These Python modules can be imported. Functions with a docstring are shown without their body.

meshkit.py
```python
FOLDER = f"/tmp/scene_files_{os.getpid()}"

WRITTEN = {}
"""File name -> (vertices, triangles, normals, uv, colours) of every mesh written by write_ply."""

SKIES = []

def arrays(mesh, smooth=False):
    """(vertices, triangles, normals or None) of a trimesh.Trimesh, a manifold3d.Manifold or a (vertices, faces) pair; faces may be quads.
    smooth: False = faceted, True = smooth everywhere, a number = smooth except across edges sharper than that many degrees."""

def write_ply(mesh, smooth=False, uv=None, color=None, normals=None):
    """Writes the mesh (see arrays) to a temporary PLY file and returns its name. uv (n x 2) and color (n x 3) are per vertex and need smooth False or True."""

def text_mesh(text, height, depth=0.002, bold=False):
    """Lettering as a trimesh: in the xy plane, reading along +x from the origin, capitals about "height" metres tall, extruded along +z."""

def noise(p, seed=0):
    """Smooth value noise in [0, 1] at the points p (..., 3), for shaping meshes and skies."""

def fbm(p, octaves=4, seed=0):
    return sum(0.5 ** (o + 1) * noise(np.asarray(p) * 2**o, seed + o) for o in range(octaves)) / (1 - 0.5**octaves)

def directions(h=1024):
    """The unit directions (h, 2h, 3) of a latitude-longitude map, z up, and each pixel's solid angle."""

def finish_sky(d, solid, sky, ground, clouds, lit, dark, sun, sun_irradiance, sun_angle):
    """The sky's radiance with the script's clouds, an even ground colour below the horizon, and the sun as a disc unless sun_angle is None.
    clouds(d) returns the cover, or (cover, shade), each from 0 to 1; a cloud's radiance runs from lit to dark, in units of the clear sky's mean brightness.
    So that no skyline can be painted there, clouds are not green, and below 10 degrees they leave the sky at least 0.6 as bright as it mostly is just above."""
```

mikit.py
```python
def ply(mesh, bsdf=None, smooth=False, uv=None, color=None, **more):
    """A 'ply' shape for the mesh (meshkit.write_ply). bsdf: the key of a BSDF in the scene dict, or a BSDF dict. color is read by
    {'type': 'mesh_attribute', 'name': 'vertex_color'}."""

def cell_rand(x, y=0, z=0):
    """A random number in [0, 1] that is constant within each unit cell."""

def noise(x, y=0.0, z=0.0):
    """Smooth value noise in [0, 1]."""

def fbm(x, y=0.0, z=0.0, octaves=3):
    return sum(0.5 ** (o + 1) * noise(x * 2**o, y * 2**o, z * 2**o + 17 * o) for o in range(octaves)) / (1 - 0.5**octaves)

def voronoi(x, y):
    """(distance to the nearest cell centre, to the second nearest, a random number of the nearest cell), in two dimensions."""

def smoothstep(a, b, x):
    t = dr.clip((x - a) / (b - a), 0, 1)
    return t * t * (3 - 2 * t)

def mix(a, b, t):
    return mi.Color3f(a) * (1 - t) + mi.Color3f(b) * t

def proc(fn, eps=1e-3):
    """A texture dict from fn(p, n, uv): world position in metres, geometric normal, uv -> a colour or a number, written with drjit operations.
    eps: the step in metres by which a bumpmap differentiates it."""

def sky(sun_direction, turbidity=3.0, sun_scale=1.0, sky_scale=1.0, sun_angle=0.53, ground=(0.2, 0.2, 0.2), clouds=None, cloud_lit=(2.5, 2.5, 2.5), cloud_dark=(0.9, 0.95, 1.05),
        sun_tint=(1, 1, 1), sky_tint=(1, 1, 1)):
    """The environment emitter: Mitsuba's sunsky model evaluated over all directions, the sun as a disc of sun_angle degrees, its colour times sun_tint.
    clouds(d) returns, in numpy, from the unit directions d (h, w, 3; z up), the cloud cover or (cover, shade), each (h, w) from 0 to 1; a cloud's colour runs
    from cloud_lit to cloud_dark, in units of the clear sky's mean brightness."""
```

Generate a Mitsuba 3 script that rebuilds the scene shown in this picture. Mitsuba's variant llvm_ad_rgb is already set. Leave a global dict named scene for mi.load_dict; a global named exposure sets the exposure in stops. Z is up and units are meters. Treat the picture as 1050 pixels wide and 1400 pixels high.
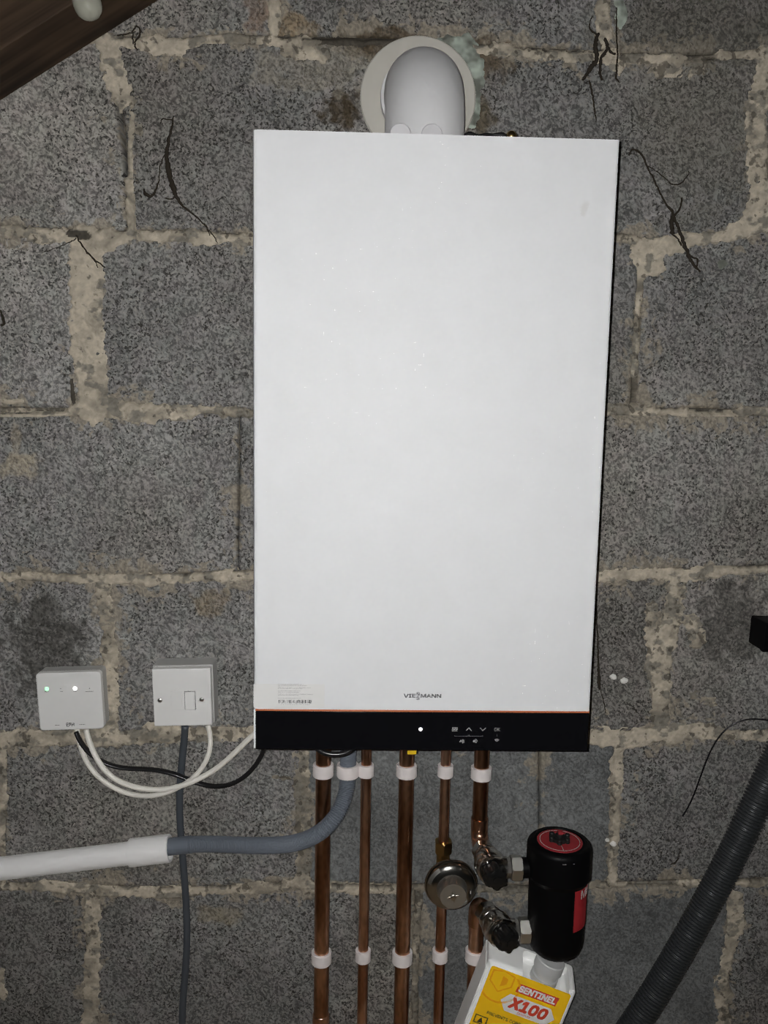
import math, random
import numpy as np, trimesh, mitsuba as mi, mikit, meshkit, drjit as dr
import shapely.geometry as sg
from manifold3d import Manifold
from mikit import noise, fbm, smoothstep, mix
from scipy.interpolate import CubicSpline, PchipInterpolator

T = mi.ScalarTransform4f
random.seed(3); rng = np.random.default_rng(3)
scene, labels = {'type': 'scene'}, {}
V = lambda *a: np.array(a, float)

# ------------------------------------------------------------------ camera, light, exposure
ZB = 0.68                                            # height of the boiler's bottom above the loft floor
YAW, PITCH, ROLL, F = 0.03204827, 0.13109729, 0.01875154, 1150.0
EYE = V(0.11907981, -1.23631741, ZB + 0.41228646)
FWD = V(math.sin(YAW) * math.cos(PITCH), math.cos(YAW) * math.cos(PITCH), -math.sin(PITCH))
_r = V(math.cos(YAW), -math.sin(YAW), 0); _u = np.cross(_r, FWD)
RIGHT = math.cos(ROLL) * _r + math.sin(ROLL) * _u
UP = -math.sin(ROLL) * _r + math.cos(ROLL) * _u
scene['camera'] = {'type': 'perspective', 'fov': math.degrees(2 * math.atan(525 / F)), 'fov_axis': 'x', 'near_clip': 0.01, 'far_clip': 50.0,
                   'to_world': T().look_at(origin=EYE.tolist(), target=(EYE + FWD).tolist(), up=UP.tolist())}
exposure = 0.0
# the phone's flash: a small lamp a centimetre left of the lens, the one light of the dark loft
_fl = EYE - 0.012 * RIGHT + 0.006 * UP
scene['phone_flash'] = {'type': 'spot', 'intensity': {'type': 'rgb', 'value': [3.36, 3.33, 3.28]}, 'cutoff_angle': 85.0, 'beam_width': 34.0,
                        'to_world': T().look_at(origin=_fl.tolist(), target=(_fl + FWD + 0.07 * UP).tolist(), up=UP.tolist())}
# the faint light that the unseen loft throws back
scene['loft_ambience'] = {'type': 'constant', 'radiance': {'type': 'rgb', 'value': [0.006, 0.006, 0.0058]}}


def at(px, py, y):
    """The point of the plane Y = y (metres in front of the wall are negative) that a pixel of the 1050 x 1400 photograph looks at."""
    d = FWD + (px - 525) / F * RIGHT - (py - 700) / F * UP
    return EYE + d * (y - EYE[1]) / d[1]


def scale_at(p):                                     # metres per pixel there
    return float((np.asarray(p) - EYE) @ FWD) / F


# ------------------------------------------------------------------ materials
def prin(name, color, rough, metal=0.0, spec=0.5, bump=None, bs=1.0, **more):
    c = mikit.proc(color) if callable(color) else {'type': 'rgb', 'value': list(color)}
    b = {'type': 'principled', 'base_color': c, 'roughness': mikit.proc(rough) if callable(rough) else rough, 'metallic': metal, 'specular': spec, **more}
    if bump is not None:
        b = {'type': 'bumpmap', 'arbitrary': mikit.proc(bump, 0.0006), 'scale': bs, 'bsdf': b}
    scene[name] = {'type': 'twosided', 'bsdf': b}


#STAINS_VIGNETTE  (x, z, radius x, radius z, colour, strength) on the blocks: damp, rust, lime, and one painted vignette
STAINS_VIGNETTE = []
def stain_or_vignette(px, py, rx, ry, col, s):
    p = at(px, py, 0); k = scale_at(p)
    STAINS_VIGNETTE.append((float(p[0]), float(p[2]), rx * k, ry * k, col, s))
stain_or_vignette(466, 150, 34, 30, (0.060, 0.047, 0.032), 1.0)
stain_or_vignette(540, 62, 75, 26, (0.085, 0.066, 0.043), 1.0)
stain_or_vignette(655, 75, 48, 34, (0.090, 0.070, 0.048), 0.9)
stain_or_vignette(655, 160, 22, 34, (0.085, 0.070, 0.045), 0.9)
stain_or_vignette(400, 38, 36, 20, (0.24, 0.18, 0.11), 0.75)
stain_or_vignette(352, 18, 16, 40, (0.17, 0.12, 0.09), 0.7)
stain_or_vignette(287, 822, 24, 22, (0.215, 0.17, 0.11), 0.6)
stain_or_vignette(300, 1250, 34, 16, (0.22, 0.19, 0.13), 0.6)
stain_or_vignette(60, 880, 62, 74, (0.060, 0.058, 0.052), 0.85)
stain_or_vignette(1000, 850, 48, 62, (0.075, 0.072, 0.066), 0.8)
stain_or_vignette(950, 40, 130, 50, (0.10, 0.096, 0.080), 0.55)  # vignette put into the colour, over a brownish tint
stain_or_vignette(960, 200, 90, 120, (0.13, 0.125, 0.105), 0.45)
stain_or_vignette(28, 640, 34, 20, (0.34, 0.30, 0.23), 0.8)
stain_or_vignette(20, 600, 10, 30, (0.30, 0.26, 0.20), 0.6)
stain_or_vignette(425, 90, 90, 40, (0.23, 0.21, 0.17), 0.6)


def block_color(p, n, uv):                            # uv.x: this block's tone, uv.y: metres / 0.03 from its nearest joint
    x, z = p.x, p.z
    xr, zr = x * 0.82 + z * 0.57, z * 0.82 - x * 0.57
    w1, w2 = noise(xr * 75, zr * 75, 1.0), noise(xr * 80 + 9, zr * 70, 5.0)
    a = fbm(xr * 360 + 2.0 * w1, zr * 300 + 2.0 * w2, p.y * 40, octaves=2)
    b = fbm(xr * 95 + w2, zr * 85 + 2 * w1, 3.0, octaves=3)
    big = fbm(x * 11 + 5, z * 11, 1.0, octaves=3)
    dense = dr.select(uv.x > 1.5, mi.Float(1), mi.Float(0)); tone = uv.x - 2 * dense
    lo = dr.lerp(mi.Float(0.58), mi.Float(0.76), dense)
    v = 0.200 * tone * (lo + 2 * (1 - lo) * smoothstep(0.20, 0.80, a)) * (0.68 + 0.64 * big) * (0.72 + 0.56 * b)
    hue = noise(x * 5 + 3, z * 4.5 + 1, 8.0)
    col = mix(mix((1.045, 1.0, 0.92), (1.005, 1.0, 0.975), smoothstep(0.25, 0.75, hue)) * mix((1.03, 0.985, 1.0), (0.98, 1.01, 0.985), noise(x * 70, z * 64, 3.0)), (0.96, 1.0, 1.0), dense) * v
    rich = smoothstep(0.30, 0.60, fbm(x * 24 + 2, z * 24, 6.0, octaves=2))
    speck = smoothstep(0.61, 0.72, fbm(zr * 390 + 1.5 * w1, xr * 360 + 40, 9.0, octaves=2))
    col = mix(col, mi.Color3f(0.026, 0.024, 0.021), speck * (0.34 + 0.50 * rich) * (1 - 0.6 * dense))
    grit = smoothstep(0.62, 0.76, fbm(xr * 380 + 71, zr * 350 + 2 * w2, 2.0, octaves=2))
    col = mix(col, mi.Color3f(0.36, 0.345, 0.315) * tone, grit * 0.5 * (1 - 0.7 * dense))
    # mortar smeared and trodden into the pores beside the joints, in crumbs
    crumb = fbm(xr * 110 + 5, zr * 120 + 2 * w1, 4.0, octaves=4)
    reach = fbm(x * 19 + 8, z * 19, 2.0, octaves=2)
    res = smoothstep(0.0, 0.16, crumb - 0.52 - (uv.y - 0.9 * smoothstep(0.42, 0.7, reach)) * 0.42)
    col = mix(col, mi.Color3f(0.29, 0.255, 0.20) * (0.6 + 0.7 * a), res * 0.75)
    wob = 1.1 * (fbm(x * 70, z * 70, 3.0, octaves=4) - 0.5)
    for sx, sz, rx, rz, c, s in STAINS_VIGNETTE:
        d = dr.sqrt(dr.square((x - sx) / rx) + dr.square((z - sz) / rz)) + wob * 1.2
        m = smoothstep(1.1, 0.62, d) * s * (0.75 + 0.25 * smoothstep(0.3, 0.6, crumb))
        col = mix(col, mi.Color3f(*c) * (0.35 + 1.3 * a), m)
    return col


def block_bump(p, n, uv):
    return 0.0010 * fbm(p.x * 230, p.z * 210, p.y * 60, octaves=2)


def mortar_color(p, n, uv):                          # uv.x: cleanness, lowest also for painted recess shade, uv.y: painted shadow gap
    x, z = p.x, p.z
    xr, zr = x * 0.82 + z * 0.57, z * 0.82 - x * 0.57
    w1 = noise(xr * 75, zr * 75, 1.0)
    a = fbm(xr * 220 + w1, zr * 240, p.y * 90, octaves=3)
    f = fbm(x * 38 + w1, z * 38, 2.0, octaves=4)
    g = fbm(xr * 95 + 8, zr * 120 + 2 * w1, 4.0, octaves=3)
    c = mix((0.20, 0.18, 0.145), (0.475, 0.422, 0.338), smoothstep(0.22, 0.66, f * 0.85 + uv.x * 0.46 - 0.20))
    c = c * (0.62 + 0.5 * a + 0.22 * g)
    grey = smoothstep(0.50, 0.64, fbm(x * 60 + 3, z * 75, 7.0, octaves=4) + 0.22 * (0.55 - uv.x))
    c = mix(c, mi.Color3f(0.175, 0.165, 0.140) * (0.5 + a), grey * 0.8)
    dirt = smoothstep(0.58, 0.72, fbm(xr * 130 + 3, zr * 115, 5.0, octaves=3) + 0.30 * (0.5 - uv.x))
    c = mix(c, mi.Color3f(0.065, 0.057, 0.045), dirt * 0.7)
    c = mix(c, mi.Color3f(0.060, 0.053, 0.042) * (0.6 + 0.8 * a), smoothstep(0.14, 0.06, uv.x) * 0.85)      # shade of recesses and gaps put into the colour; real dirt at the flue joint
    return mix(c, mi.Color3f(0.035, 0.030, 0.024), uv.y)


def patch_color(p, n, uv):
    a = noise(p.x * 200, p.z * 200, 1.0)
    f = fbm(p.x * 60, p.z * 60, 2.0, octaves=3)
    return mix((0.16, 0.17, 0.145), (0.34, 0.385, 0.335), smoothstep(0.3, 0.62, f)) * (0.75 + 0.5 * a)


def copper_color(p, n, uv):
    f = fbm(p.x * 60, p.y * 60, p.z * 14, octaves=3)
    g = noise(p.x * 300, p.y * 300, p.z * 130)
    return mix((0.50, 0.25, 0.15), (0.86, 0.54, 0.38), smoothstep(0.32, 0.68, f)) * (0.85 + 0.3 * g)


def copper_dark_color(p, n, uv):
    f = fbm(p.x * 70, p.y * 70, p.z * 11 + 3, octaves=3)
    g = noise(p.x * 300, p.y * 300, p.z * 130)
    return mix((0.34, 0.17, 0.095), (0.74, 0.43, 0.28), smoothstep(0.36, 0.74, f)) * (0.8 + 0.35 * g)


SMUDGE = tuple(float(v) for v in at(800, 284, -0.28)[[0, 2]])


def front_color(p, n, uv):                           # white lacquer with specks of building dust on it
    d = smoothstep(0.962, 0.985, noise(p.x * 330, p.z * 330, 5.0)) * smoothstep(0.42, 0.75, noise(p.x * 9, p.z * 9, 2.0))
    c = mix((0.580, 0.588, 0.599), (0.86, 0.86, 0.85), d)
    sx, sz = SMUDGE                                  # a finger mark near the top right corner
    r = dr.sqrt(dr.square((p.x - sx) / 0.007) + dr.square((p.z - sz) / 0.010)) + 0.9 * (fbm(p.x * 160, p.z * 160, 3.0) - 0.5)
    return mix(c, mi.Color3f(0.42, 0.41, 0.385), 0.35 * smoothstep(1.0, 0.3, r))


def wood_color(p, n, uv):
    u = p.x * 0.85 + p.z * 0.53; w = -p.x * 0.53 + p.z * 0.85
    g = fbm(u * 6, w * 130, p.y * 60, octaves=3)
    h = fbm(u * 14, w * 22, p.y * 12 + 4, octaves=2)
    return mix((0.014, 0.0085, 0.005), (0.062, 0.038, 0.022), smoothstep(0.25, 0.75, 0.6 * g + 0.4 * h))


def board_color(p, n, uv):
    g = fbm(p.x * 6, p.y * 90, p.z * 3, octaves=3)
    return mix((0.16, 0.115, 0.07), (0.30, 0.22, 0.14), g)


prin('m_block', block_color, 0.95, spec=0.2, bump=block_bump)
prin('m_mortar', mortar_color, 0.95, spec=0.2)
prin('m_patch', patch_color, 0.95, spec=0.2)
prin('m_front', front_color, 0.55, spec=0.22)
prin('m_casing', (0.60, 0.60, 0.60), 0.45)
prin('m_black_glass', (0.004, 0.004, 0.005), 0.12, spec=0.35)
prin('m_trim', (0.55, 0.16, 0.07), 0.35, metal=0.4)
prin('m_print', (0.045, 0.045, 0.05), 0.6)
prin('m_print_grey', (0.36, 0.36, 0.36), 0.6)
prin('m_icon', (0.30, 0.30, 0.30), 0.6)
prin('m_icon_dim', (0.10, 0.10, 0.10), 0.6)
prin('m_sticker', (0.575, 0.575, 0.565), 0.6, spec=0.2)
prin('m_flue', (0.57, 0.57, 0.578), 0.5, spec=0.3)
prin('m_rosette', (0.50, 0.482, 0.435), 0.6, spec=0.3)
prin('m_lug', (0.50, 0.495, 0.51), 0.5)
prin('m_box', (0.70, 0.70, 0.69), 0.5)
prin('m_box_face', (0.70, 0.70, 0.69), 0.45)
prin('m_box_grey', (0.40, 0.40, 0.39), 0.6)
prin('m_line', (0.20, 0.20, 0.20), 0.7)
prin('m_screw', (0.75, 0.74, 0.70), 0.25, metal=1.0)
prin('m_white_cable', (0.78, 0.755, 0.70), 0.5)
prin('m_black_cable', (0.010, 0.010, 0.011), 0.3)
prin('m_grey_cable', (0.055, 0.064, 0.076), 0.45)
prin('m_hose', (0.135, 0.155, 0.185), 0.5)
prin('m_hose_cuff', (0.125, 0.145, 0.175), 0.5)
prin('m_waste', (0.80, 0.80, 0.795), 0.45)
prin('m_clip', (0.72, 0.672, 0.662), 0.5)
prin('m_copper', copper_color, 0.30, metal=1.0)
prin('m_copper_dark', copper_dark_color, 0.29, metal=1.0)
prin('m_brass', (0.55, 0.38, 0.16), 0.25, metal=1.0)
prin('m_nickel', (0.70, 0.67, 0.62), 0.15, metal=1.0)
prin('m_steel', (0.46, 0.45, 0.42), 0.17, metal=1.0)
prin('m_satin', (0.72, 0.71, 0.66), 0.40, metal=1.0)
prin('m_rubber', (0.008, 0.008, 0.008), 0.5, spec=0.4)
prin('m_knob', (0.008, 0.008, 0.008), 0.16, spec=0.5)
prin('m_filter', (0.0025, 0.0025, 0.003), 0.45, spec=0.10)
prin('m_red', (0.30, 0.018, 0.024), 0.5)
prin('m_red_disc', (0.26, 0.022, 0.028), 0.5)
prin('m_pale_print', (0.42, 0.36, 0.35), 0.6)
prin('m_jug', (0.87, 0.88, 0.87), 0.42)
prin('m_jug_cap_shaded', (0.46, 0.47, 0.47), 0.5)  # white neck and cap; the filter's shade is put into this grey
prin('m_yellow', (0.93, 0.56, 0.012), 0.45)
prin('m_orange_print', (0.86, 0.38, 0.012), 0.45)
prin('m_red_print', (0.62, 0.07, 0.04), 0.5)
prin('m_white_print', (0.76, 0.75, 0.72), 0.5)
prin('m_dark_print', (0.05, 0.035, 0.02), 0.6)
prin('m_tag', (0.80, 0.52, 0.015), 0.5)
prin('m_conduit', (0.030, 0.033, 0.035), 0.34, spec=0.6)
prin('m_wood', wood_color, 0.75, spec=0.3)
prin('m_board', board_color, 0.8, spec=0.2)
prin('m_cobweb', (0.032, 0.027, 0.021), 0.95, spec=0.1)
prin('m_bulb', (0.30, 0.30, 0.25), 0.12, spec=0.6)
prin('m_daub', (0.70, 0.69, 0.66), 0.8)


def glow(color):
    return {'type': 'area', 'radiance': {'type': 'rgb', 'value': list(color)}}


# ------------------------------------------------------------------ building helpers
def numbered(base):
    if base not in scene and base not in labels:
        return base
    k = 1
    while f'{base}_{k:03d}' in scene or f'{base}_{k:03d}' in labels:
        k += 1
    return f'{base}_{k:03d}'


def thing(name, label, cat=None, group=None, kind=None):
    key = numbered(name)
    labels[key] = {'label': label}
    if cat: labels[key]['category'] = cat
    if group: labels[key]['group'] = group
    if kind: labels[key]['kind'] = kind
    return key


def put(parent, name, mesh, bsdf, smooth=30, label=None, kind=None, **more):
    key = numbered(f'{parent}__{name}')
    scene[key] = mikit.ply(mesh, bsdf, smooth, **more)
    if label or kind:
        labels[key] = {k: v for k, v in (('label', label), ('kind', kind)) if v}
    return key


def single(name, mesh, bsdf, label, cat, smooth=30, group=None):
    key = thing(name, label, cat, group)
    scene[key] = mikit.ply(mesh, bsdf, smooth)
    return key


def join(*ms):
    return trimesh.util.concatenate(list(ms))


def tm(man):
    m = man.to_mesh()
    return trimesh.Trimesh(m.vert_properties[:, :3], m.tri_verts, process=False)


def frame(origin, zdir, xhint=(1, 0, 0)):
    z = np.asarray(zdir, float) / np.linalg.norm(zdir)
    x = np.asarray(xhint, float); x = x - z * (x @ z)
    if np.linalg.norm(x) < 1e-6:
        x = V(0, 0, 1) - z * z[2]
    x /= np.linalg.norm(x)
    M = np.eye(4); M[:3, 0], M[:3, 1], M[:3, 2], M[:3, 3] = x, np.cross(z, x), z, origin
    return M


def moved(mesh, M):
    m = mesh.copy(); m.apply_transform(M); return m


def lathe(profile, origin=(0, 0, 0), axis=(0, 0, 1), n=48, squash=None, xhint=(1, 0, 0)):
    """profile: (radius, height) from bottom to top; closed on the axis where radius is 0."""
    p = np.asarray(profile, float)
    a = np.arange(n) * 2 * np.pi / n
    v = np.stack([p[:, None, 0] * np.cos(a), p[:, None, 0] * np.sin(a), np.broadcast_to(p[:, None, 1], (len(p), n))], -1).reshape(-1, 3)
    f = []
    for i in range(len(p) - 1):
        j = np.arange(n); k = (j + 1) % n
        f.append(np.stack([i * n + j, i * n + k, (i + 1) * n + k], 1)); f.append(np.stack([i * n + j, (i + 1) * n + k, (i + 1) * n + j], 1))
    m = trimesh.Trimesh(v, np.vstack(f), process=False)
    m.merge_vertices(); m.update_faces(m.nondegenerate_faces())
    m.apply_transform(frame(origin, axis, xhint))
    return m


def curve(points, n=120, kind=CubicSpline):
    p = np.asarray(points, float)
    t = np.r_[0, np.cumsum(np.linalg.norm(np.diff(p, axis=0), axis=1))]
    s = np.linspace(0, t[-1], n)
    return kind(t, p, axis=0)(s), s


def sweep(path, radius, n=16, flat=1.0):
    """A tube along the path (k x 3) with a radius per point, its ends closed."""
    p = np.asarray(path, float); k = len(p)
    r = np.broadcast_to(np.asarray(radius, float), (k,))
    d = np.gradient(p, axis=0); d /= np.linalg.norm(d, axis=1, keepdims=True)
    u = np.cross(d[0], V(0, 1, 0.01)); u /= np.linalg.norm(u)
    a = np.arange(n) * 2 * np.pi / n
    rings = []
    for i in range(k):
        u = u - d[i] * (u @ d[i]); u /= np.linalg.norm(u)
        w = np.cross(d[i], u)
        rings.append(p[i] + r[i] * (np.cos(a)[:, None] * u * flat + np.sin(a)[:, None] * w))
    v = np.vstack(rings + [p[:1], p[-1:]])
    f, j = [], np.arange(n); q = (j + 1) % n
    for i in range(k - 1):
        f += [np.stack([i * n + j, i * n + q, (i + 1) * n + q], 1), np.stack([i * n + j, (i + 1) * n + q, (i + 1) * n + j], 1)]
    f += [np.stack([q, j, np.full(n, k * n)], 1), np.stack([(k - 1) * n + j, (k - 1) * n + q, np.full(n, k * n + 1)], 1)]
    return trimesh.Trimesh(v, np.vstack(f), process=False)


def rounded_rect(w, h, r, n=6):
    return sg.box(-w / 2 + r, -h / 2 + r, w / 2 - r, h / 2 - r).buffer(r, quad_segs=n)


def slab(poly, depth, bevel=0.0, steps=3):
    """poly (x, y) extruded from z = 0 to depth, its front (+z) edge rounded by bevel: for convex outlines."""
    c = np.asarray(poly.exterior.coords)[:-1]
    if not poly.exterior.is_ccw: c = c[::-1]
    layers = [(0.0, 0.0), (depth - bevel, 0.0)]
    layers += [(depth - bevel + bevel * math.sin(t), bevel * (1 - math.cos(t))) for t in np.linspace(0, math.pi / 2, steps + 1)[1:]] if bevel else []
    pts = []
    for z, inset in layers:
        q = np.asarray(poly.buffer(-inset * 0.999, quad_segs=6).exterior.coords)[:-1] if inset else c
        pts += [np.c_[q, np.full(len(q), z)]]
    return tm(Manifold.hull_points(np.vstack(pts)))


def facing(mesh, origin, rot=0.0, yaw=0.0):
    """From a local frame (x right, y up, z towards the viewer) onto the wall: z becomes -Y. rot turns it anticlockwise, in radians."""
    M = np.eye(4)
    c, s = math.cos(rot), math.sin(rot)
    M[:3, 0] = (c, 0, s); M[:3, 1] = (-s, 0, c); M[:3, 2] = (0, -1, 0); M[:3, 3] = origin
    return moved(mesh, M)


def cylinder_z(r, z0, z1, n=32, bev=0.0):
    return lathe([(0, z0), (r - bev, z0), (r, z0 + bev), (r, z1 - bev), (r - bev, z1), (0, z1)], n=n)


def hexnut(r, z0, z1, bore=None):
    """A hexagon nut of across-corners radius r with turned corners."""
    a = np.arange(6) * np.pi / 3 + np.pi / 6
    pris = np.vstack([np.c_[r * np.cos(a), r * np.sin(a), np.full(6, z)] for z in (z0, z1)])
    b = np.arange(48) * np.pi / 24
    c = 0.12 * (z1 - z0)
    cone = np.vstack([np.c_[q * np.cos(b), q * np.sin(b), np.full(48, z)] for q, z in ((0.93 * r, z0), (1.001 * r, z0 + c), (1.001 * r, z1 - c), (0.93 * r, z1))])
    m = Manifold.hull_points(pris) ^ Manifold.hull_points(cone)
    return tm(m - Manifold.cylinder(4 * (z1 - z0), bore, bore, 40).translate((0, 0, z0 - (z1 - z0)))) if bore else tm(m)


def lettering(text, height, width=None, bold=False, depth=0.0003):
    m = meshkit.text_mesh(text, height, depth, bool(bold))
    if bold == 2:                                    # heavy type
        e = .045 * height
        m = join(*[m.copy().apply_translation((a_ * e, b_ * e, c_ * 1e-5)) for a_, b_, c_ in ((-1, -1, 0), (1, -1, 1), (-1, 1, 2), (1, 1, 3))])
    if width:
        x0, x1 = m.bounds[:, 0]
        m.vertices[:, 0] = (m.vertices[:, 0] - x0) * width / (x1 - x0)
    return m


def rect(x0, y0, x1, y1, d=0.0003):
    m = trimesh.creation.box((x1 - x0, y1 - y0, d)); m.apply_translation(((x0 + x1) / 2, (y0 + y1) / 2, d / 2)); return m


def stroke(points, w, d=0.0003):
    return trimesh.creation.extrude_polygon(sg.LineString(points).buffer(w / 2, cap_style=2, join_style=2), d, engine='earcut')


# ------------------------------------------------------------------ the block wall
wall = thing('wall_back', 'grey aggregate block wall with smeared pale mortar joints', kind='structure')
XL, XR = -0.75, 1.05                                  # what of the wall is built
wp = lambda pts: np.array([at(x, y, 0)[[0, 2]] for x, y in pts])
BEDS = [wp(b) for b in (
    [(-100, -195), (500, -190), (1150, -185)],
    [(0, 46), (145, 51), (240, 56), (300, 50), (400, 52), (520, 54), (700, 66), (800, 70), (870, 76), (960, 76), (1050, 70)],
    [(0, 312), (100, 316), (150, 318), (260, 318), (345, 324), (850, 322), (900, 334), (1000, 320), (1050, 304)],
    [(0, 561), (110, 561), (150, 556), (250, 560), (345, 565), (820, 560), (880, 562), (950, 561), (1050, 564)],
    [(0, 788), (120, 790), (150, 792), (250, 788), (345, 784), (830, 788), (900, 783), (1050, 776)],
    [(0, 1009), (100, 1010), (160, 1006), (240, 1002), (345, 1000), (810, 1004), (900, 1004), (980, 1005), (1050, 1004)],
    [(0, 1212), (60, 1211), (140, 1216), (250, 1218), (400, 1210), (480, 1212), (570, 1213), (700, 1215), (840, 1210), (950, 1208), (1050, 1204)],
    [(0, 1432), (500, 1432), (1050, 1430)])]
HEADS = [[wp(h) for h in row] for row in (
    [[(-60, -190), (-60, 46)], [(375, -190), (375, 50)], [(826, -190), (826, 70)]],
    [[(-280, 46), (-280, 312)], [(152, 52), (160, 120), (170, 200), (178, 318)], [(600, 60), (600, 322)], [(1046, 70), (1040, 180), (1052, 304)]],
    [[(-300, 312), (-300, 561)], [(122, 318), (118, 430), (126, 558)], [(500, 322), (500, 560)], [(879, 330), (872, 450), (866, 560)]],
    [[(-120, 561), (-120, 788)], [(327, 565), (325, 785)], [(775, 560), (775, 786)], [(1225, 562), (1225, 778)]],
    [[(-260, 788), (-260, 1008)], [(142, 791), (150, 880), (156, 1006)], [(540, 786), (540, 1003)], [(925, 782), (914, 880), (904, 1004)]],
    [[(3, 1009), (1, 1211)], [(416, 1000), (416, 1211)], [(738, 1004), (738, 1211)], [(846, 1004), (842, 1100), (835, 1210)], [(1260, 1004), (1260, 1204)]],
    [[(-300, 1212), (-300, 1432)], [(126, 1216), (127, 1330), (125, 1432)], [(571, 1213), (567, 1432)], [(1000, 1206), (994, 1432)]])]
floor_z = 0.0
bed_z = lambda b, x: np.interp(x, b[:, 0], b[:, 1])
BEDS.append(np.array([[XL, -0.03], [XR, -0.03]]))
HEADS.append([[np.array([[x, BEDS[7][0, 1]], [x, -0.03]]) for x in ()]][0])
HEADS[7] = [np.array([[x, BEDS[7][0, 1]], [x, -0.05]]) for x in (-0.50, -0.08, 0.36, 0.80)]

TONES = {(0, 1): 1.0, (0, 2): .85, (0, 3): .70, (1, 0): 1.25, (1, 1): 1.14, (1, 2): .84, (1, 3): .8, (2, 0): .98, (2, 1): 1.32, (2, 2): .9, (2, 3): .84, (3, 1): 1.04, (3, 2): .95, (3, 3): .98,  # upper right tones lowered further to paint in the vignette
         (4, 0): .74, (4, 1): .95, (4, 2): .95, (4, 3): .74, (5, 1): .90, (5, 2): 2.74, (5, 3): 2.70, (5, 4): .80, (6, 0): .76, (6, 1): .78, (6, 2): 2.72, (6, 3): .80}      # + 2: a denser, smoother block
THIN = (at(327, 675, 0)[0], at(738, 1100, 0)[0])       # blocks laid dry against each other


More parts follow.
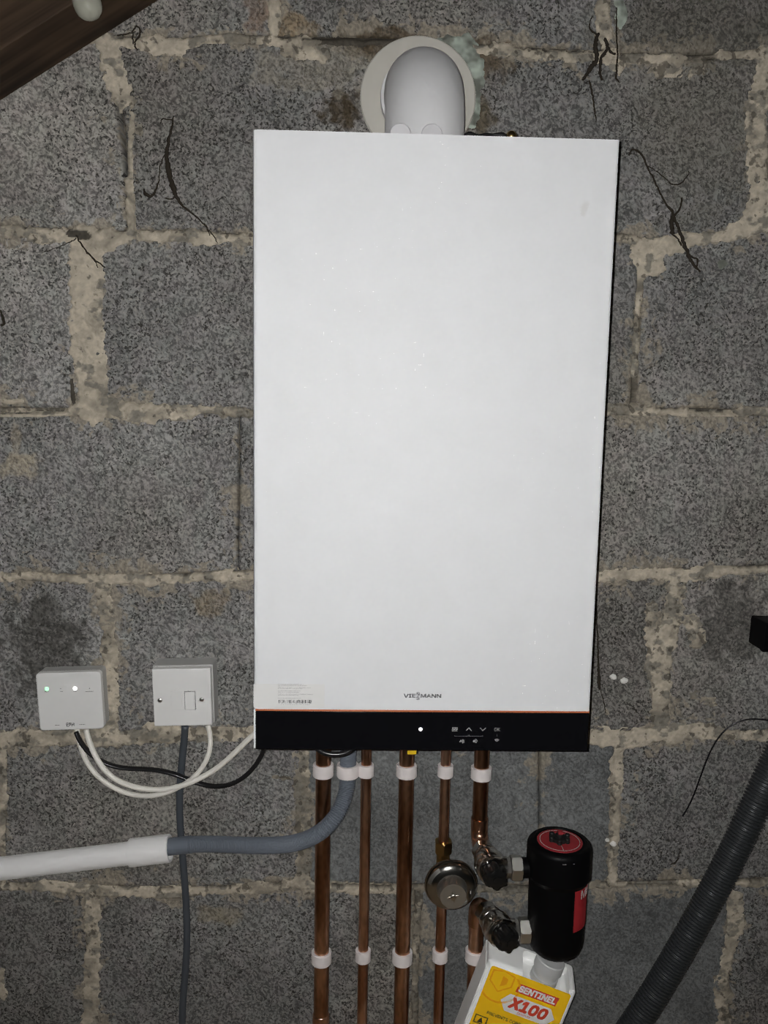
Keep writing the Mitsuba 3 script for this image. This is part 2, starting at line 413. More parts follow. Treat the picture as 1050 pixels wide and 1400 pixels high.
def block(row, col, hl, hr):
    top, bot = BEDS[row], BEDS[row + 1]
    seen = row < 7
    step = 0.0042 if seen else 0.02
    zc0, zc1 = np.mean(bot[:, 1]), np.mean(top[:, 1])
    nu = max(4, int(abs(hr[:, 0].mean() - hl[:, 0].mean()) / step)); nv = max(4, int((zc1 - zc0) / step))
    u, v = np.meshgrid(np.linspace(0, 1, nu + 1), np.linspace(0, 1, nv + 1))
    z = zc0 + v * (zc1 - zc0)
    xl = np.interp(z, hl[::-1, 1], hl[::-1, 0]) if hl[0, 1] > hl[-1, 1] else np.interp(z, hl[:, 1], hl[:, 0])
    xr = np.interp(z, hr[::-1, 1], hr[::-1, 0]) if hr[0, 1] > hr[-1, 1] else np.interp(z, hr[:, 1], hr[:, 0])
    g = 0.0035
    gl, gr = (0.0005 if min(abs(h[:, 0].mean() - t_) for t_ in THIN) < 0.004 else g for h in (hl, hr))
    x = xl + gl + u * (xr - xl - gl - gr)
    z = bed_z(bot, x) + g + v * (bed_z(top, x) - bed_z(bot, x) - 2 * g)
    P = np.stack([x, np.zeros_like(x), z], -1)
    # ragged arrises
    e = np.minimum.reduce([x - xl - gl, xr - gr - x, z - bed_z(bot, x) - g, bed_z(top, x) - g - z])
    rag = meshkit.fbm(P * 45 + 3 * row, 3, seed=11) - 0.5
    y = 0.0016 * (meshkit.fbm(P * 60, 3, seed=5) - 0.5) + 0.0012 * (meshkit.noise(P * 330, seed=8) - 0.5)
    y = y + 0.004 * np.clip(1 - e / (0.005 + 0.010 * np.clip(rag + 0.1, 0, 1)), 0, 1) ** 1.5
    for hx, hz, hr_ in HOLES:
        y = np.maximum(y, np.where(np.hypot(x - hx, z - hz) < hr_, 0.016, -1))
    P[..., 1] = y
    # the sides run back into the wall
    n = nu + 1
    front = P.reshape(-1, 3)
    idx = np.arange(len(front)).reshape(nv + 1, nu + 1)
    f = [np.stack([idx[:-1, :-1].ravel(), idx[:-1, 1:].ravel(), idx[1:, 1:].ravel()], 1), np.stack([idx[:-1, :-1].ravel(), idx[1:, 1:].ravel(), idx[1:, :-1].ravel()], 1)]
    ring = np.r_[idx[0, :-1], idx[:-1, -1], idx[-1, :0:-1], idx[:0:-1, 0]]
    back = front[ring].copy(); back[:, 1] = 0.10
    b = len(front) + np.arange(len(ring)); r2, b2 = np.roll(ring, -1), np.roll(b, -1)
    f += [np.stack([ring, b, b2], 1), np.stack([ring, b2, r2], 1)]
    c = len(front) + len(ring)
    f += [np.stack([b, np.full(len(b), c), b2], 1)]
    verts = np.vstack([front, back, [back.mean(0)]])
    tone = TONES.get((row, col), 0.85 + 0.12 * rng.random())
    ed = np.r_[e.ravel(), np.zeros(len(verts) - e.size)] / 0.03
    uv = np.stack([np.full(len(verts), tone), np.clip(ed, 0, 4)], 1)
    put(wall, 'block', trimesh.Trimesh(verts, np.vstack(f), process=False), 'm_block', True, uv=uv)


HOLES = [(*at(42, 1321, 0)[[0, 2]], 0.0042), (*at(420, 1236, 0)[[0, 2]], 0.0045), (*at(281, 1001, 0)[[0, 2]], 0.0045), (*at(216, 145, 0)[[0, 2]], 0.003)]
for row in range(8):
    hs = sorted(HEADS[row], key=lambda h: h[:, 0].mean())
    zt, zb = BEDS[row][:, 1].mean(), BEDS[row + 1][:, 1].mean()
    hs = [np.array([[XL, zt], [XL, zb]])] + [h for h in hs if XL + 0.05 < h[:, 0].mean() < XR - 0.05] + [np.array([[XR, zt], [XR, zb]])]
    for col in range(len(hs) - 1):
        block(row, col, hs[col], hs[col + 1])

# mortar: one relief of all the joints. Each stretch: pixel polyline, half width in mm, level in mm (above the block face), cleanness (lowest: painted recess shade too), crack along its upper edge with its shade painted in
JOINTS = [
    ([(-250, 44), (145, 51)], 9, 0.5, .45, 1), ([(140, 52), (190, 58), (240, 60), (300, 50)], 9, 1.0, .75, 1), ([(300, 50), (350, 52), (430, 60)], 9, 1.0, .5, 1), ([(430, 56), (520, 56), (640, 62)], 6, 0.1, .02, 1), ([(640, 66), (700, 70), (800, 76)], 8, 1.0, .6, .6),
    ([(800, 74), (870, 78), (930, 78)], 8, 0.8, .55, 1), ([(930, 78), (990, 74)], 5, -3, .15, 1), ([(990, 72), (1050, 70), (1300, 68)], 8, .8, .6, .8),
    ([(-250, 312), (0, 314), (90, 322)], 11, 1.0, .75, .6), ([(90, 318), (150, 322)], 9, .5, .6, 1), ([(150, 320), (260, 322), (345, 328)], 10, 1.2, .85, .8), ([(345, 326), (850, 322)], 7, 0, .5, .5), ([(850, 322), (900, 336)], 7, .4, .55, 1),
    ([(900, 334), (960, 326), (1000, 322)], 9, 1.2, .95, .2), ([(1000, 320), (1050, 304), (1300, 300)], 13, 1.2, .85, .3),
    ([(-250, 560), (0, 560), (104, 559)], 6, -12, .05, 0), ([(-250, 570), (0, 569), (60, 568), (108, 565)], 2.0, .6, .95, 0), ([(-250, 549), (0, 548), (30, 549)], 3.5, .6, .75, 0), ([(104, 560), (200, 564), (260, 566)], 12, 1.0, .72, 0), ([(260, 556), (345, 562)], 8, .3, .45, 1),
    ([(345, 562), (820, 560)], 6, 0, .4, .5), ([(820, 560), (890, 562)], 9, .3, .42, 0), ([(890, 560), (935, 562)], 6, .5, .6, .6), ([(935, 560), (1020, 561)], 6, -9, .08, 0), ([(925, 567), (1020, 569)], 1.8, .6, .9, 0), ([(1018, 561), (1050, 563), (1300, 563)], 6, .8, .7, 0),
    ([(-250, 788), (0, 786), (100, 788)], 8, .8, .72, .8), ([(100, 790), (200, 791), (345, 785)], 9, 1.2, .82, .7), ([(345, 786), (830, 788)], 7, .5, .5, .5), ([(820, 788), (880, 784), (960, 788)], 9, 1.1, .85, .3), ([(950, 783), (1050, 777), (1300, 776)], 8, 1.0, .8, .6),
    ([(-250, 1010), (0, 1010), (160, 1008)], 14, 1.0, .62, 0), ([(150, 1006), (240, 1004), (345, 1002)], 13, .6, .5, .3), ([(345, 1002), (810, 1006)], 6, -.3, .2, .4), ([(805, 1006), (850, 1008), (925, 1004)], 14, 1.3, .95, .2), ([(920, 1000), (980, 1002)], 12, .8, .7, 0), ([(975, 1004), (1050, 1004), (1300, 1004)], 10, .6, .6, .4),
    ([(-250, 1210), (0, 1212), (60, 1211)], 7, .4, .6, .6), ([(60, 1211), (140, 1219), (250, 1222)], 9, 1.0, .70, .4), ([(250, 1219), (390, 1212)], 9, 1.0, .62, .3), ([(390, 1208), (470, 1214)], 9, .8, .45, 0), ([(450, 1214), (545, 1217)], 7, 1.0, .62, .5), ([(545, 1214), (700, 1217)], 6, .2, .22, .4), ([(690, 1220), (760, 1212), (850, 1209)], 7, .3, .35, .5), ([(850, 1208), (940, 1208)], 5, -4, .15, 1), ([(930, 1206), (1040, 1207), (1300, 1204)], 7, .9, .72, .8),
    ([(-250, 1432), (1300, 1430)], 8, .8, .6, .5), ([(-250, -195), (1300, -185)], 8, .8, .6, .5),
    ([(96, 320), (118, 322)], 5, 1.6, .03, 0), ([(98, 520), (101, 552)], 2.6, 1.6, .03, 0),
    # heads
    ([(374, -190), (375, 38)], 7, 2.0, .85, 0), ([(826, -190), (824, 20), (820, 46)], 11, .4, .35, 0),
    ([(148, 60), (156, 100), (168, 135)], 13, 1.4, .9, 0), ([(166, 135), (170, 185), (172, 245)], 5, -14, .0, 0), ([(180, 135), (179, 250)], 3.0, .7, .7, 0), ([(178, 248), (179, 318)], 6, .8, .8, 0), ([(186, 80), (190, 180)], 6, .1, .3, 0),
    ([(1050, 80), (1038, 130), (1032, 210), (1040, 260), (1030, 300)], 14, .9, .72, 0),
    ([(118, 330), (117, 400), (119, 470), (128, 560)], 23, 1.2, .97, 0),
    ([(879, 362), (872, 430), (868, 510)], 3.8, .6, .55, 0), ([(884, 362), (877, 480)], 1.2, -3, .1, 0),
    ([(327, 575), (326, 640)], 2.0, -4, .1, 0), ([(775, 560), (775, 786)], 6, 0, .4, 0),
    ([(140, 795), (146, 850), (150, 900), (152, 1000)], 11, 1.0, .74, 0),
    ([(930, 790), (922, 830), (905, 900), (902, 1000)], 14, 1.0, .60, 0), ([(930, 800), (921, 860), (914, 900)], 3, 2.2, .55, 1), ([(890, 830), (893, 930)], 9, .4, .45, 0), ([(540, 786), (540, 1003)], 6, .4, .5, 0),
    ([(1, 1015), (0, 1211)], 8, .8, .6, 0), ([(412, 1030), (416, 1130), (416, 1211)], 13, .5, .42, 0), ([(370, 1110), (369, 1205)], .9, -2, .1, 0), ([(847, 1020), (846, 1080), (838, 1205)], 6, .8, .72, 0), ([(838, 1040), (836, 1190)], 6, .2, .40, 0),
    ([(126, 1232), (127, 1300), (124, 1350), (124, 1440)], 13, 1.0, .66, 0), ([(575, 1215), (568, 1290), (566, 1432)], 4, .5, .30, 0), ([(1008, 1225), (1000, 1290), (985, 1350), (994, 1440)], 10, .7, .55, 0),
    ([(600, 60), (600, 322)], 6, 0, .5, 0), ([(500, 322), (500, 560)], 6, 0, .5, 0),
    # smears beyond the joints
    ([(880, 346), (893, 362)], 17, 1.6, 1.0, 0), ([(905, 340), (930, 338)], 10, 1.5, 1.0, 0), ([(1035, 298), (1060, 300)], 22, 1.4, .95, 0), ([(826, 30), (824, 44)], 13, 2.0, .62, 0), ([(838, 84), (845, 92)], 10, 1.2, .85, 0), ([(200, 62), (245, 64)], 11, 1.3, .85, 0),
    ([(945, 850), (955, 872)], 13, .5, .42, 0), ([(950, 950), (975, 960)], 8, .4, .5, 0), ([(1006, 1240), (1010, 1270)], 12, .9, .7, 0), ([(985, 1340), (990, 1370)], 13, .6, .45, 0), ([(0, 1330), (4, 1360)], 8, .9, .8, 0), ([(205, 1000), (232, 998)], 12, 1.0, .7, 0), ([(128, 330), (150, 326)], 14, 1.3, .9, 0), ([(150, 556), (205, 572)], 14, .9, .66, 0),
    ([(900, 100), (960, 92)], 10, .4, .40, 0), ([(395, 66), (440, 72)], 12, .5, .45, 0), ([(375, 1064), (395, 1064)], 4, .1, .3, 0)]


def mortar_relief():
    step = 0.0026
    xs, zs = np.arange(XL, XR, step), np.arange(0.0, ZB + 1.35, step)
    X, Z = np.meshgrid(xs, zs)
    P = np.stack([X, np.zeros_like(X), Z], -1)
    jig = 0.0100 * (meshkit.fbm(P * 42, 4, seed=21) - 0.5) + 0.0070 * (meshkit.noise(P * 170, seed=22) - 0.5)
    scl = 0.72 + 0.56 * meshkit.fbm(P * 17, 2, seed=23)
    H = np.full(X.shape, -0.05); CL = np.full(X.shape, 0.5); GAP_SHADE = np.zeros(X.shape); best = np.full(X.shape, -1.0)
    brk = meshkit.fbm(P * 26, 2, seed=29)
    for pts, w, lev, clean_shade, crack in JOINTS:
        q = wp(pts); w = w * 0.001; lev = lev * 0.001
        big = 0.012 + 2 * w
        i0, i1 = np.searchsorted(xs, [q[:, 0].min() - big, q[:, 0].max() + big]); k0, k1 = np.searchsorted(zs, [q[:, 1].min() - big, q[:, 1].max() + big])
        if i1 <= i0 or k1 <= k0: continue
        S = (slice(k0, k1), slice(i0, i1))
        x, z = X[S], Z[S]
        D = np.full(x.shape, 9.0); side = np.zeros(x.shape)
        for a, b in zip(q[:-1], q[1:]):
            ab = b - a; t = np.clip(((x - a[0]) * ab[0] + (z - a[1]) * ab[1]) / (ab @ ab), 0, 1)
            dx, dz = x - a[0] - t * ab[0], z - a[1] - t * ab[1]
            d = np.hypot(dx, dz); closer = d < D
            D = np.where(closer, d, D); side = np.where(closer, dz, side)
        wj = w * scl[S] + jig[S] * min(1.0, w / 0.009)
        h = np.minimum(lev + 0.0022 * (brk[S] - 0.5), (wj - D) * 2.0 + lev)
        better = h > H[S]
        dark = np.zeros(x.shape)
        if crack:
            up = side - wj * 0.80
            dark = np.clip(1.35 - np.abs(up) / 0.0022, 0, 1) * (brk[S] > 0.66 - 0.40 * crack)  # shadow gap under the upper block, put into the colour
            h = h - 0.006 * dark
        H[S] = np.where(better, h, H[S]); CL[S] = np.where(better, clean_shade, CL[S]); GAP_SHADE[S] = np.where(better, dark, GAP_SHADE[S])
    rough = 0.0012 * (meshkit.fbm(P * 120, 3, seed=31) - 0.5) + 0.0008 * (meshkit.noise(P * 380, seed=33) - 0.5)
    H = H + rough
    keep = H > -0.010
    idx = np.arange(X.size).reshape(X.shape)
    cell = keep[:-1, :-1] & keep[1:, :-1] & keep[:-1, 1:] & keep[1:, 1:]
    a, b, c, d = idx[:-1, :-1][cell], idx[:-1, 1:][cell], idx[1:, 1:][cell], idx[1:, :-1][cell]
    f = np.vstack([np.stack([a, b, c], 1), np.stack([a, c, d], 1)])
    v = np.stack([X, -H, Z], -1).reshape(-1, 3)
    used = np.unique(f); re = np.zeros(len(v), int); re[used] = np.arange(len(used))
    uv = np.stack([CL.ravel(), GAP_SHADE.ravel() * 0.85], 1)[used]
    return trimesh.Trimesh(v[used], re[f], process=False), uv


_m, _uv = mortar_relief()
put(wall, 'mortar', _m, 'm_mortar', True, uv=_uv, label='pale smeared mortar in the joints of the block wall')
_bk = trimesh.creation.box((XR - XL, 0.02, 2.6)); _bk.apply_translation(((XL + XR) / 2, 0.04, 1.25))
put(wall, 'mortar_core', _bk, 'm_mortar', False, uv=np.broadcast_to([0.3, 0.0], (len(_bk.vertices), 2)))


def ragged_patch(outline, thick, step=0.0026, seed=0, rag=0.006):
    """A thin skim of plaster on the wall with a ragged outline given in pixels, its edges running out into the wall."""
    poly = sg.Polygon(wp(outline)); x0, z0, x1, z1 = poly.buffer(0.012).bounds
    X, Z = np.meshgrid(np.arange(x0, x1, step), np.arange(z0, z1, step))
    import shapely
    pts = shapely.points(X.ravel(), Z.ravel())
    d = np.where(shapely.contains(poly, pts), 1, -1) * shapely.distance(poly.exterior, pts)
    P = np.stack([X.ravel(), 0 * X.ravel(), Z.ravel()], -1)
    d = d + rag * 2.4 * (meshkit.fbm(P * 50, 3, seed=seed) - 0.5) + rag * (meshkit.noise(P * 210, seed=seed + 4) - 0.5)
    h = np.minimum(thick, d * 0.6) + 0.001 * (meshkit.fbm(P * 150, 2, seed=seed + 1) - 0.5)
    keep = (h > -0.004).reshape(X.shape); idx = np.arange(X.size).reshape(X.shape)
    cell = keep[:-1, :-1] & keep[1:, :-1] & keep[:-1, 1:] & keep[1:, 1:]
    a, b, c, e = idx[:-1, :-1][cell], idx[:-1, 1:][cell], idx[1:, 1:][cell], idx[1:, :-1][cell]
    return trimesh.Trimesh(np.stack([P[:, 0], -h, P[:, 2]], -1), np.vstack([np.stack([a, b, c], 1), np.stack([a, c, e], 1)]), process=False)


put(wall, 'plaster_patch', ragged_patch([(590, 60), (612, 46), (630, 50), (642, 46), (650, 66), (664, 84), (662, 110), (660, 132), (655, 160), (645, 180), (636, 160), (640, 120), (620, 75)], 0.0026, seed=41, rag=0.0045), 'm_patch', True,
    label='pale greenish skim of plaster at the right of the white flue plate')
put(wall, 'plaster_patch', ragged_patch([(840, 0), (850, -6), (858, 10), (854, 30), (846, 40), (842, 24)], 0.0014, seed=47, rag=0.005), 'm_patch', True)
put(wall, 'plaster_patch', ragged_patch([(980, 356), (990, 354), (995, 362), (988, 370), (980, 366)], 0.0012, seed=49, rag=0.003), 'm_patch', True)
for px, py, r in ((838, 925, 5.0), (853, 930, 5.5), (838, 1153, 4.5), (830, 1148, 3.0)):
    c = at(px, py, 0); k = scale_at(c) * r
    m = trimesh.creation.icosphere(2, 1.0); m.vertices *= 1 + 0.5 * (meshkit.noise(m.vertices * 1.7 + px) - 0.5)[:, None]
    m.vertices *= (k, 0.0035, k * 0.75); m.apply_translation(c + V(0, -0.001, 0))
    put(wall, 'filler_daub', m, 'm_daub', True, label='small white daub of filler')

# loft floor: boards under the picture, where the pipes go down
floor_key = thing('floor', 'rough loft floorboards below the boiler wall', kind='structure')
for k in range(9):
    y1 = 0.0 - k * 0.152
    b = slab(rounded_rect(XR - XL - 0.002, 0.150, 0.002, 1), 0.022, 0.002, 1)
    b.apply_translation(((XL + XR) / 2, y1 - 0.0765, -0.022))
    put(floor_key, 'floor_board', b, 'm_board', 30)

# ------------------------------------------------------------------ the boiler
boiler = thing('boiler', 'tall white wall-hung gas boiler with a black control strip along its bottom', 'boiler')
FY = -0.28
CB = ZB + 0.012
body = slab(rounded_rect(0.396, 0.26, 0.008), 0.6880); body.apply_translation((0.2, -0.131, CB))
put(boiler, 'casing', body, 'm_casing', 30)
PZ = 0.0475                                           # height of the black strip
pan = trimesh.creation.extrude_polygon(sg.Polygon([(0.0, 0.030), (0.0, 0.0055), (0.0016, 0.0018), (0.0055, 0.0), (0.3975, 0.0), (0.3995, 0.0012), (0.4, 0.004), (0.4, 0.030)]), 0.7 - PZ - 0.0022, engine='earcut')
pan.apply_translation((0, FY, ZB + PZ + 0.0022))
put(boiler, 'front_panel', pan, 'm_front', 25)
cheek = trimesh.creation.box((0.0022, 0.026, PZ)); cheek.apply_translation((0.0011, FY + 0.0165, ZB + PZ / 2))
put(boiler, 'side_edge', cheek, 'm_casing', False)
strip = trimesh.creation.box((0.3972, 0.026, 0.0024)); strip.apply_translation((0.2012, FY + 0.0135, ZB + PZ + 0.0010))
put(boiler, 'trim_strip', strip, 'm_trim', False, label='thin copper-orange trim line')
glass = slab(rounded_rect(0.3968, PZ, 0.0012, 3), 0.026, 0.0008, 2)
ctl = put(boiler, 'control_panel', facing(glass, (0.2010, FY + 0.0262, ZB + PZ / 2 - 0.0002)), 'm_black_glass', 30, label='glossy black control panel')
FACE = FY - 0.00005


def on_front(px, py, y=FACE):
    return at(px, py, y)


def front_xz(px, py):
    p = at(px, py, FACE); return float(p[0]), float(p[2])


def decal(parent, name, mesh2d, px, py, bsdf, label=None, y=FACE):
    """A print laid flat on the boiler's face, its local origin at that point."""
    x, z = front_xz(px, py)
    return put(parent, name, facing(mesh2d, (x, y, z)), bsdf, False, label=label)


S = scale_at(at(575, 990, FACE))
logo = []
def word(t, x0, x1, y0, h):
    m = lettering(t, h * S, (x1 - x0) * S, True); m.apply_translation(((x0 - 552) * S, (950 - y0) * S + 0, 0)); logo.append(m)
word('VIE', 552, 568.2, 953.6, 4.9); word('S', 569.2, 573.8, 950.6, 4.4); word('S', 569.2, 573.8, 956.6, 4.4); word('MANN', 575.2, 603, 953.6, 4.9)
decal(boiler, 'logo', join(*logo), 552, 950, 'm_print', 'small dark capital lettering above the black strip')

stk = thing('boiler__sticker', 'white data sticker with small print and a barcode'); labels.pop(stk)
sx, sz = front_xz(345.5, 967.5)
sw, sh = 96 * S, 33 * S
put(boiler, 'sticker', facing(slab(rounded_rect(sw, sh, 0.001, 3), 0.00018), (sx + sw / 2 + 0.001, FACE, sz + sh / 2 + 0.0004)), 'm_sticker', False, label='white data sticker with small print and a barcode')
def on_sticker(name, mesh, px, py, bsdf):
    x, z = front_xz(px, py); put('boiler__sticker', name, facing(mesh, (x, FACE - 0.0002, z)), bsdf, False)
for y, x1, w in ((935.6, 414, .5), (937.2, 420.5, .5), (939.8, 424, .5), (941.4, 413, .5), (944.4, 410.5, .5), (946.0, 409, .5), (948.8, 427.5, .5), (950.4, 407.5, .5), (954.2, 411, .45)):
    r2 = random.Random(int(y * 10)); ms, x = [], 380.0
    while x < x1:
        l = r2.uniform(1.2, 4.5); ms.append(rect((x - 380) * S, -w * S / 2, (min(x + l, x1) - 380) * S, w * S / 2)); x += l + 0.5
    on_sticker('text_line', join(*ms), 380, y, 'm_print_grey')
r2 = random.Random(5); bars, x = [], 0.0
while x < 44.5:
    l = r2.choice([.5, .5, .9, 1.3]); bars.append(rect(x * S, 0, (x + l) * S, 4.6 * S)); x += l + r2.choice([.5, .6, 1.0, 2.2])
on_sticker('barcode', join(*bars), 381, 961, 'm_print')
on_sticker('barcode_number', lettering('0 6 2 7 5 1 4 0 8 3 9 2 6 1', 1.3 * S, 40 * S), 384, 963.4, 'm_print_grey')

GL = FY - 0.0003
def icon(name, meshes, px, py, bsdf='m_icon', label=None):
    x, z = front_xz(px, py); return put(ctl, name, facing(join(*meshes), (x, GL + 0.0002, z)), bsdf, False, label=label)
led = lathe([(0, 0), (2.6 * S, 0), (2.2 * S, 0.0005), (0, 0.0007)], n=24)
k = icon('status_light', [led], 575, 997, 'm_white_print', 'small lit white status light'); scene[k]['emitter'] = glow((3.0, 3.0, 3.1))
q = lambda v: v * S
icon('menu_icon', [rect(q(-3.9), q(d - .42), q(3.9), q(d + .42)) for d in (-2.4, -.8, .8, 2.4)], 621.8, 997)
icon('arrow_icon', [stroke([(q(-3.8), q(-2)), (0, q(2)), (q(3.8), q(-2))], q(.95))], 641, 997)
icon('arrow_icon', [stroke([(q(-3.8), q(2)), (0, q(-2)), (q(3.8), q(2))], q(.95))], 660.2, 997)
ok = lettering('OK', q(4.4), q(7.6)); ok.apply_translation((q(-3.8), q(-2.2), 0))
icon('key_lettering', [ok], 679.6, 997.2)
icon('bracket_mark', [stroke([(q(-9.3), q(1.6)), (q(-9.3), 0), (q(9.3), 0), (q(9.3), q(2.2))], q(.5))], 630.8, 1006.6, 'm_icon_dim')
icon('bracket_mark', [stroke([(q(-9.3), q(2.2)), (q(-9.3), 0), (q(9.3), 0), (q(9.3), q(1.6))], q(.5))], 650.6, 1006.6, 'm_icon_dim')
icon('bracket_mark', [rect(q(-.25), q(-1.6), q(.25), q(1.6))], 679.4, 1005.4, 'm_icon_dim')
icon('radiator_icon', [stroke([(q(-3.2), q(-.8)), (q(-1.4), q(1.4)), (q(.2), q(-.8))], q(1.3)), rect(q(.4), q(-2.8), q(1.2), q(2.8)), rect(q(1.7), q(-2.8), q(2.3), q(2.8)), rect(q(2.8), q(-2.4), q(3.4), q(2.4))], 631.6, 1013.4)
icon('tap_icon', [stroke([(q(2.8 * math.cos(t)), q(2.8 * math.sin(t))) for t in np.linspace(-1.2, 1.6, 9)], q(.7)), trimesh.creation.extrude_polygon(sg.Point(q(-1.4), 0).buffer(q(1.5)), .0003, engine='earcut'), rect(q(.2), q(-2.2), q(1.0), q(1.6))], 649.4, 1013.2)
wif = [stroke([(q(r * math.sin(t)), q(-2 + r * math.cos(t))) for t in np.linspace(-.8, .8, 9)], q(.8)) for r in (1.6, 2.9, 4.2)]
icon('wireless_icon', wif, 679.2, 1012.6)

# ------------------------------------------------------------------ flue
flue = thing('flue_pipe', 'white plastic flue elbow rising from the boiler top into the wall', 'flue')
fx = at(581, 150, -0.115)[0]; frad = 0.0505
ftop = at(581, 58.5, -0.085)[2]
zc = ftop - frad; rb = 0.062; ycv = -0.115
t = np.linspace(0, math.pi / 2, 24)
path = np.vstack([[(fx, ycv, ZB + 0.7001)], [(fx, ycv, ZB + 0.704)], np.c_[np.full(24, fx), ycv + rb * (1 - np.cos(t)), zc - rb + rb * np.sin(t)], [(fx, -0.02, zc)], [(fx, 0.02, zc)]])
put(flue, 'elbow', sweep(path, frad, 64), 'm_flue', 40)
put(flue, 'sleeve', lathe([(frad + .0002, 0), (frad + .0042, 0), (frad + .0046, .002), (frad + .0046, .014), (frad + .004, .016), (frad + .0002, .016)], (fx, -0.040, zc), (0, 1, 0), 64), 'm_flue', 40)
put(flue, 'base_collar', lathe([(frad + .0002, 0), (frad + .0016, 0), (frad + .0016, .0165), (frad + .0008, .0175), (frad + .0002, .0175)], (fx, ycv, ZB + 0.7001), (0, 0, 1), 64), 'm_flue', 40)
rc = at(571.8, 132, -0.006); rr = 79.5 * scale_at(rc)
put(flue, 'wall_plate', lathe([(0, 0), (rr, 0), (rr, .004), (rr - .0015, .006), (rr * .72, .0075), (0, .0075)], (rc[0], 0.001, rc[2]), (0, -1, 0), 96), 'm_rosette', 30, label='round off-white wall plate')
for px, py in ((547.5, 183.5), (590.5, 184)):
    c = at(px, py, -0.172); r = 14.5 * scale_at(c)
    put(flue, 'fixing_lug', lathe([(0, 0), (r, 0), (r, .005), (r - .0006, .0056), (0, .0056)], (c[0], -0.1665, c[2]), (0, -1, 0), 40), 'm_lug', 30)
    # the lug's foot down to the boiler's top
    z0 = ZB + 0.7001
    b = trimesh.creation.box((1.7 * r, .0045, max(0.003, c[2] - z0))); b.apply_translation((c[0], -0.1690, (c[2] + z0) / 2)); put(flue, 'lug_foot', b, 'm_lug', False)

vent = thing('bleed_valve', 'small brass bleed valve with black rubber hose peeping over the boiler top', 'valve')
vc = at(699, 186.5, -0.17); k = scale_at(vc)
m = trimesh.creation.icosphere(3, 7.5 * k); m.apply_translation(vc)
put(vent, 'cap', join(m, moved(hexnut(6 * k, -0.02, 0), frame(vc, (0, 0, 1)))), 'm_brass', 30, label='brass cap')
pts = [at(x, y, -0.17) for x, y in ((636, 187), (645, 184.5), (655, 186), (664, 186.5), (675, 184.5), (688, 186), (696, 186))]
pp, s_ = curve(pts, 40); put(vent, 'hose', sweep(pp, (3.4 + 1.3 * np.sin(s_ / s_[-1] * 17)) * k, 14), 'm_rubber', True, label='black rubber hose')

# ------------------------------------------------------------------ wall boxes
tk = thing('programmer_box', 'flat white square heating receiver with green and white lights, left of the switch', 'control box')
tc = at(95.7, 958.6, -0.030); k = scale_at(tc); rot = 0.040
def tloc(px, py, y=-0.0302): return at(px, py, y)
put(tk, 'back_case', facing(slab(rounded_rect(86.5 * k, 81 * k, .005), 0.0235, .002), (tc[0], 0.002, tc[2]), rot), 'm_box_grey', 35)
fc = put(tk, 'cover', facing(slab(rounded_rect(87.5 * k, 81.5 * k, .0055), 0.0095, .0016), (tc[0], -0.0208, tc[2]), rot), 'm_box_face', 35)
for px, py, col, n in ((64, 941.8, (0.22, 1.3, .46), 'green_light'), (102.6, 941.2, (2.6, 2.6, 2.5), 'white_light')):
    kk = put(tk, n, facing(lathe([(0, 0), (3.0 * k, 0), (2.4 * k, .0008), (0, .0012)], n=20), tloc(px, py)), 'm_white_print', 30, label='small lit ' + n.replace('_light', '') + ' light')
    scene[kk]['emitter'] = glow(col)
for px, py, l in ((64, 945.8, 6), (84, 945.6, 4.6), (102.8, 945.4, 4), (122, 945.2, 11), (78.2, 991.4, 6.5), (112.2, 990.6, 8.5)):
    put(tk, 'mark', facing(rect(-l / 2 * k, -.32 * k, l / 2 * k, .32 * k), tloc(px, py), rot), 'm_line', False)
for px, py in ((83, 941.4), (122.6, 941)):
    put(tk, 'indicator', facing(lathe([(0, 0), (.8 * k, 0), (.6 * k, .0003), (0, .0004)], n=12), tloc(px, py), rot), 'm_line', False)
m = lettering('EPH', 5.2 * k, 10.6 * k, True); m.apply_translation((-5.3 * k, -2.6 * k, 0))
put(tk, 'lettering', facing(m, tloc(96.2, 990.6), rot), 'm_print', False)

sk = thing('fused_switch', 'white square fused switch with two screws, on a deep back box beside the boiler', 'switch')
sc = at(249, 953.5, -0.046); k = scale_at(sc); rot = 0.026
put(sk, 'back_box', facing(slab(rounded_rect(82.5 * k, 84.5 * k, .002), 0.036, .001), (sc[0], 0.002, sc[2]), rot), 'm_box_grey', 35)
put(sk, 'cover_plate', facing(slab(rounded_rect(79.0 * k, 81.0 * k, .0015), 0.0115, .0012), (sc[0], -0.0345, sc[2]), rot), 'm_box', 35)
sloc = lambda px, py: at(px, py, -0.0461)
put(sk, 'fuse_holder', facing(slab(rounded_rect(14.4 * k, 28.5 * k, .0006), 0.0006, .0002), sloc(241.4, 956.8), rot), 'm_box', 35)
sw = put(sk, 'switch_surround', facing(slab(rounded_rect(15.2 * k, 26.6 * k, .0008), 0.0004), sloc(260, 957.6), rot), 'm_line', 35)
rk = slab(rounded_rect(13.6 * k, 25 * k, .0008), 0.0026, .0008)
rk.vertices[:, 2] *= np.where(rk.vertices[:, 2] > .0005, 1 - 22 * (rk.vertices[:, 1]) * .8, 1)
put(sk, 'rocker', facing(rk, sloc(260, 957.6), rot), 'm_box', 35)
for px, py in ((218.6, 957.6), (275.8, 956.4)):
    s1 = lathe([(0, 0), (3.2 * k, 0), (3.0 * k, .0008), (1.8 * k, .0016), (0, .002)], n=24)
    q_ = put(sk, 'screw', facing(s1, sloc(px, py)), 'm_screw', 30)
    put(q_, 'slot', facing(rect(-2.3 * k, -.35 * k, 2.3 * k, .35 * k), sloc(px, py) + V(0, -.0018, 0), 0.9), 'm_print', False)

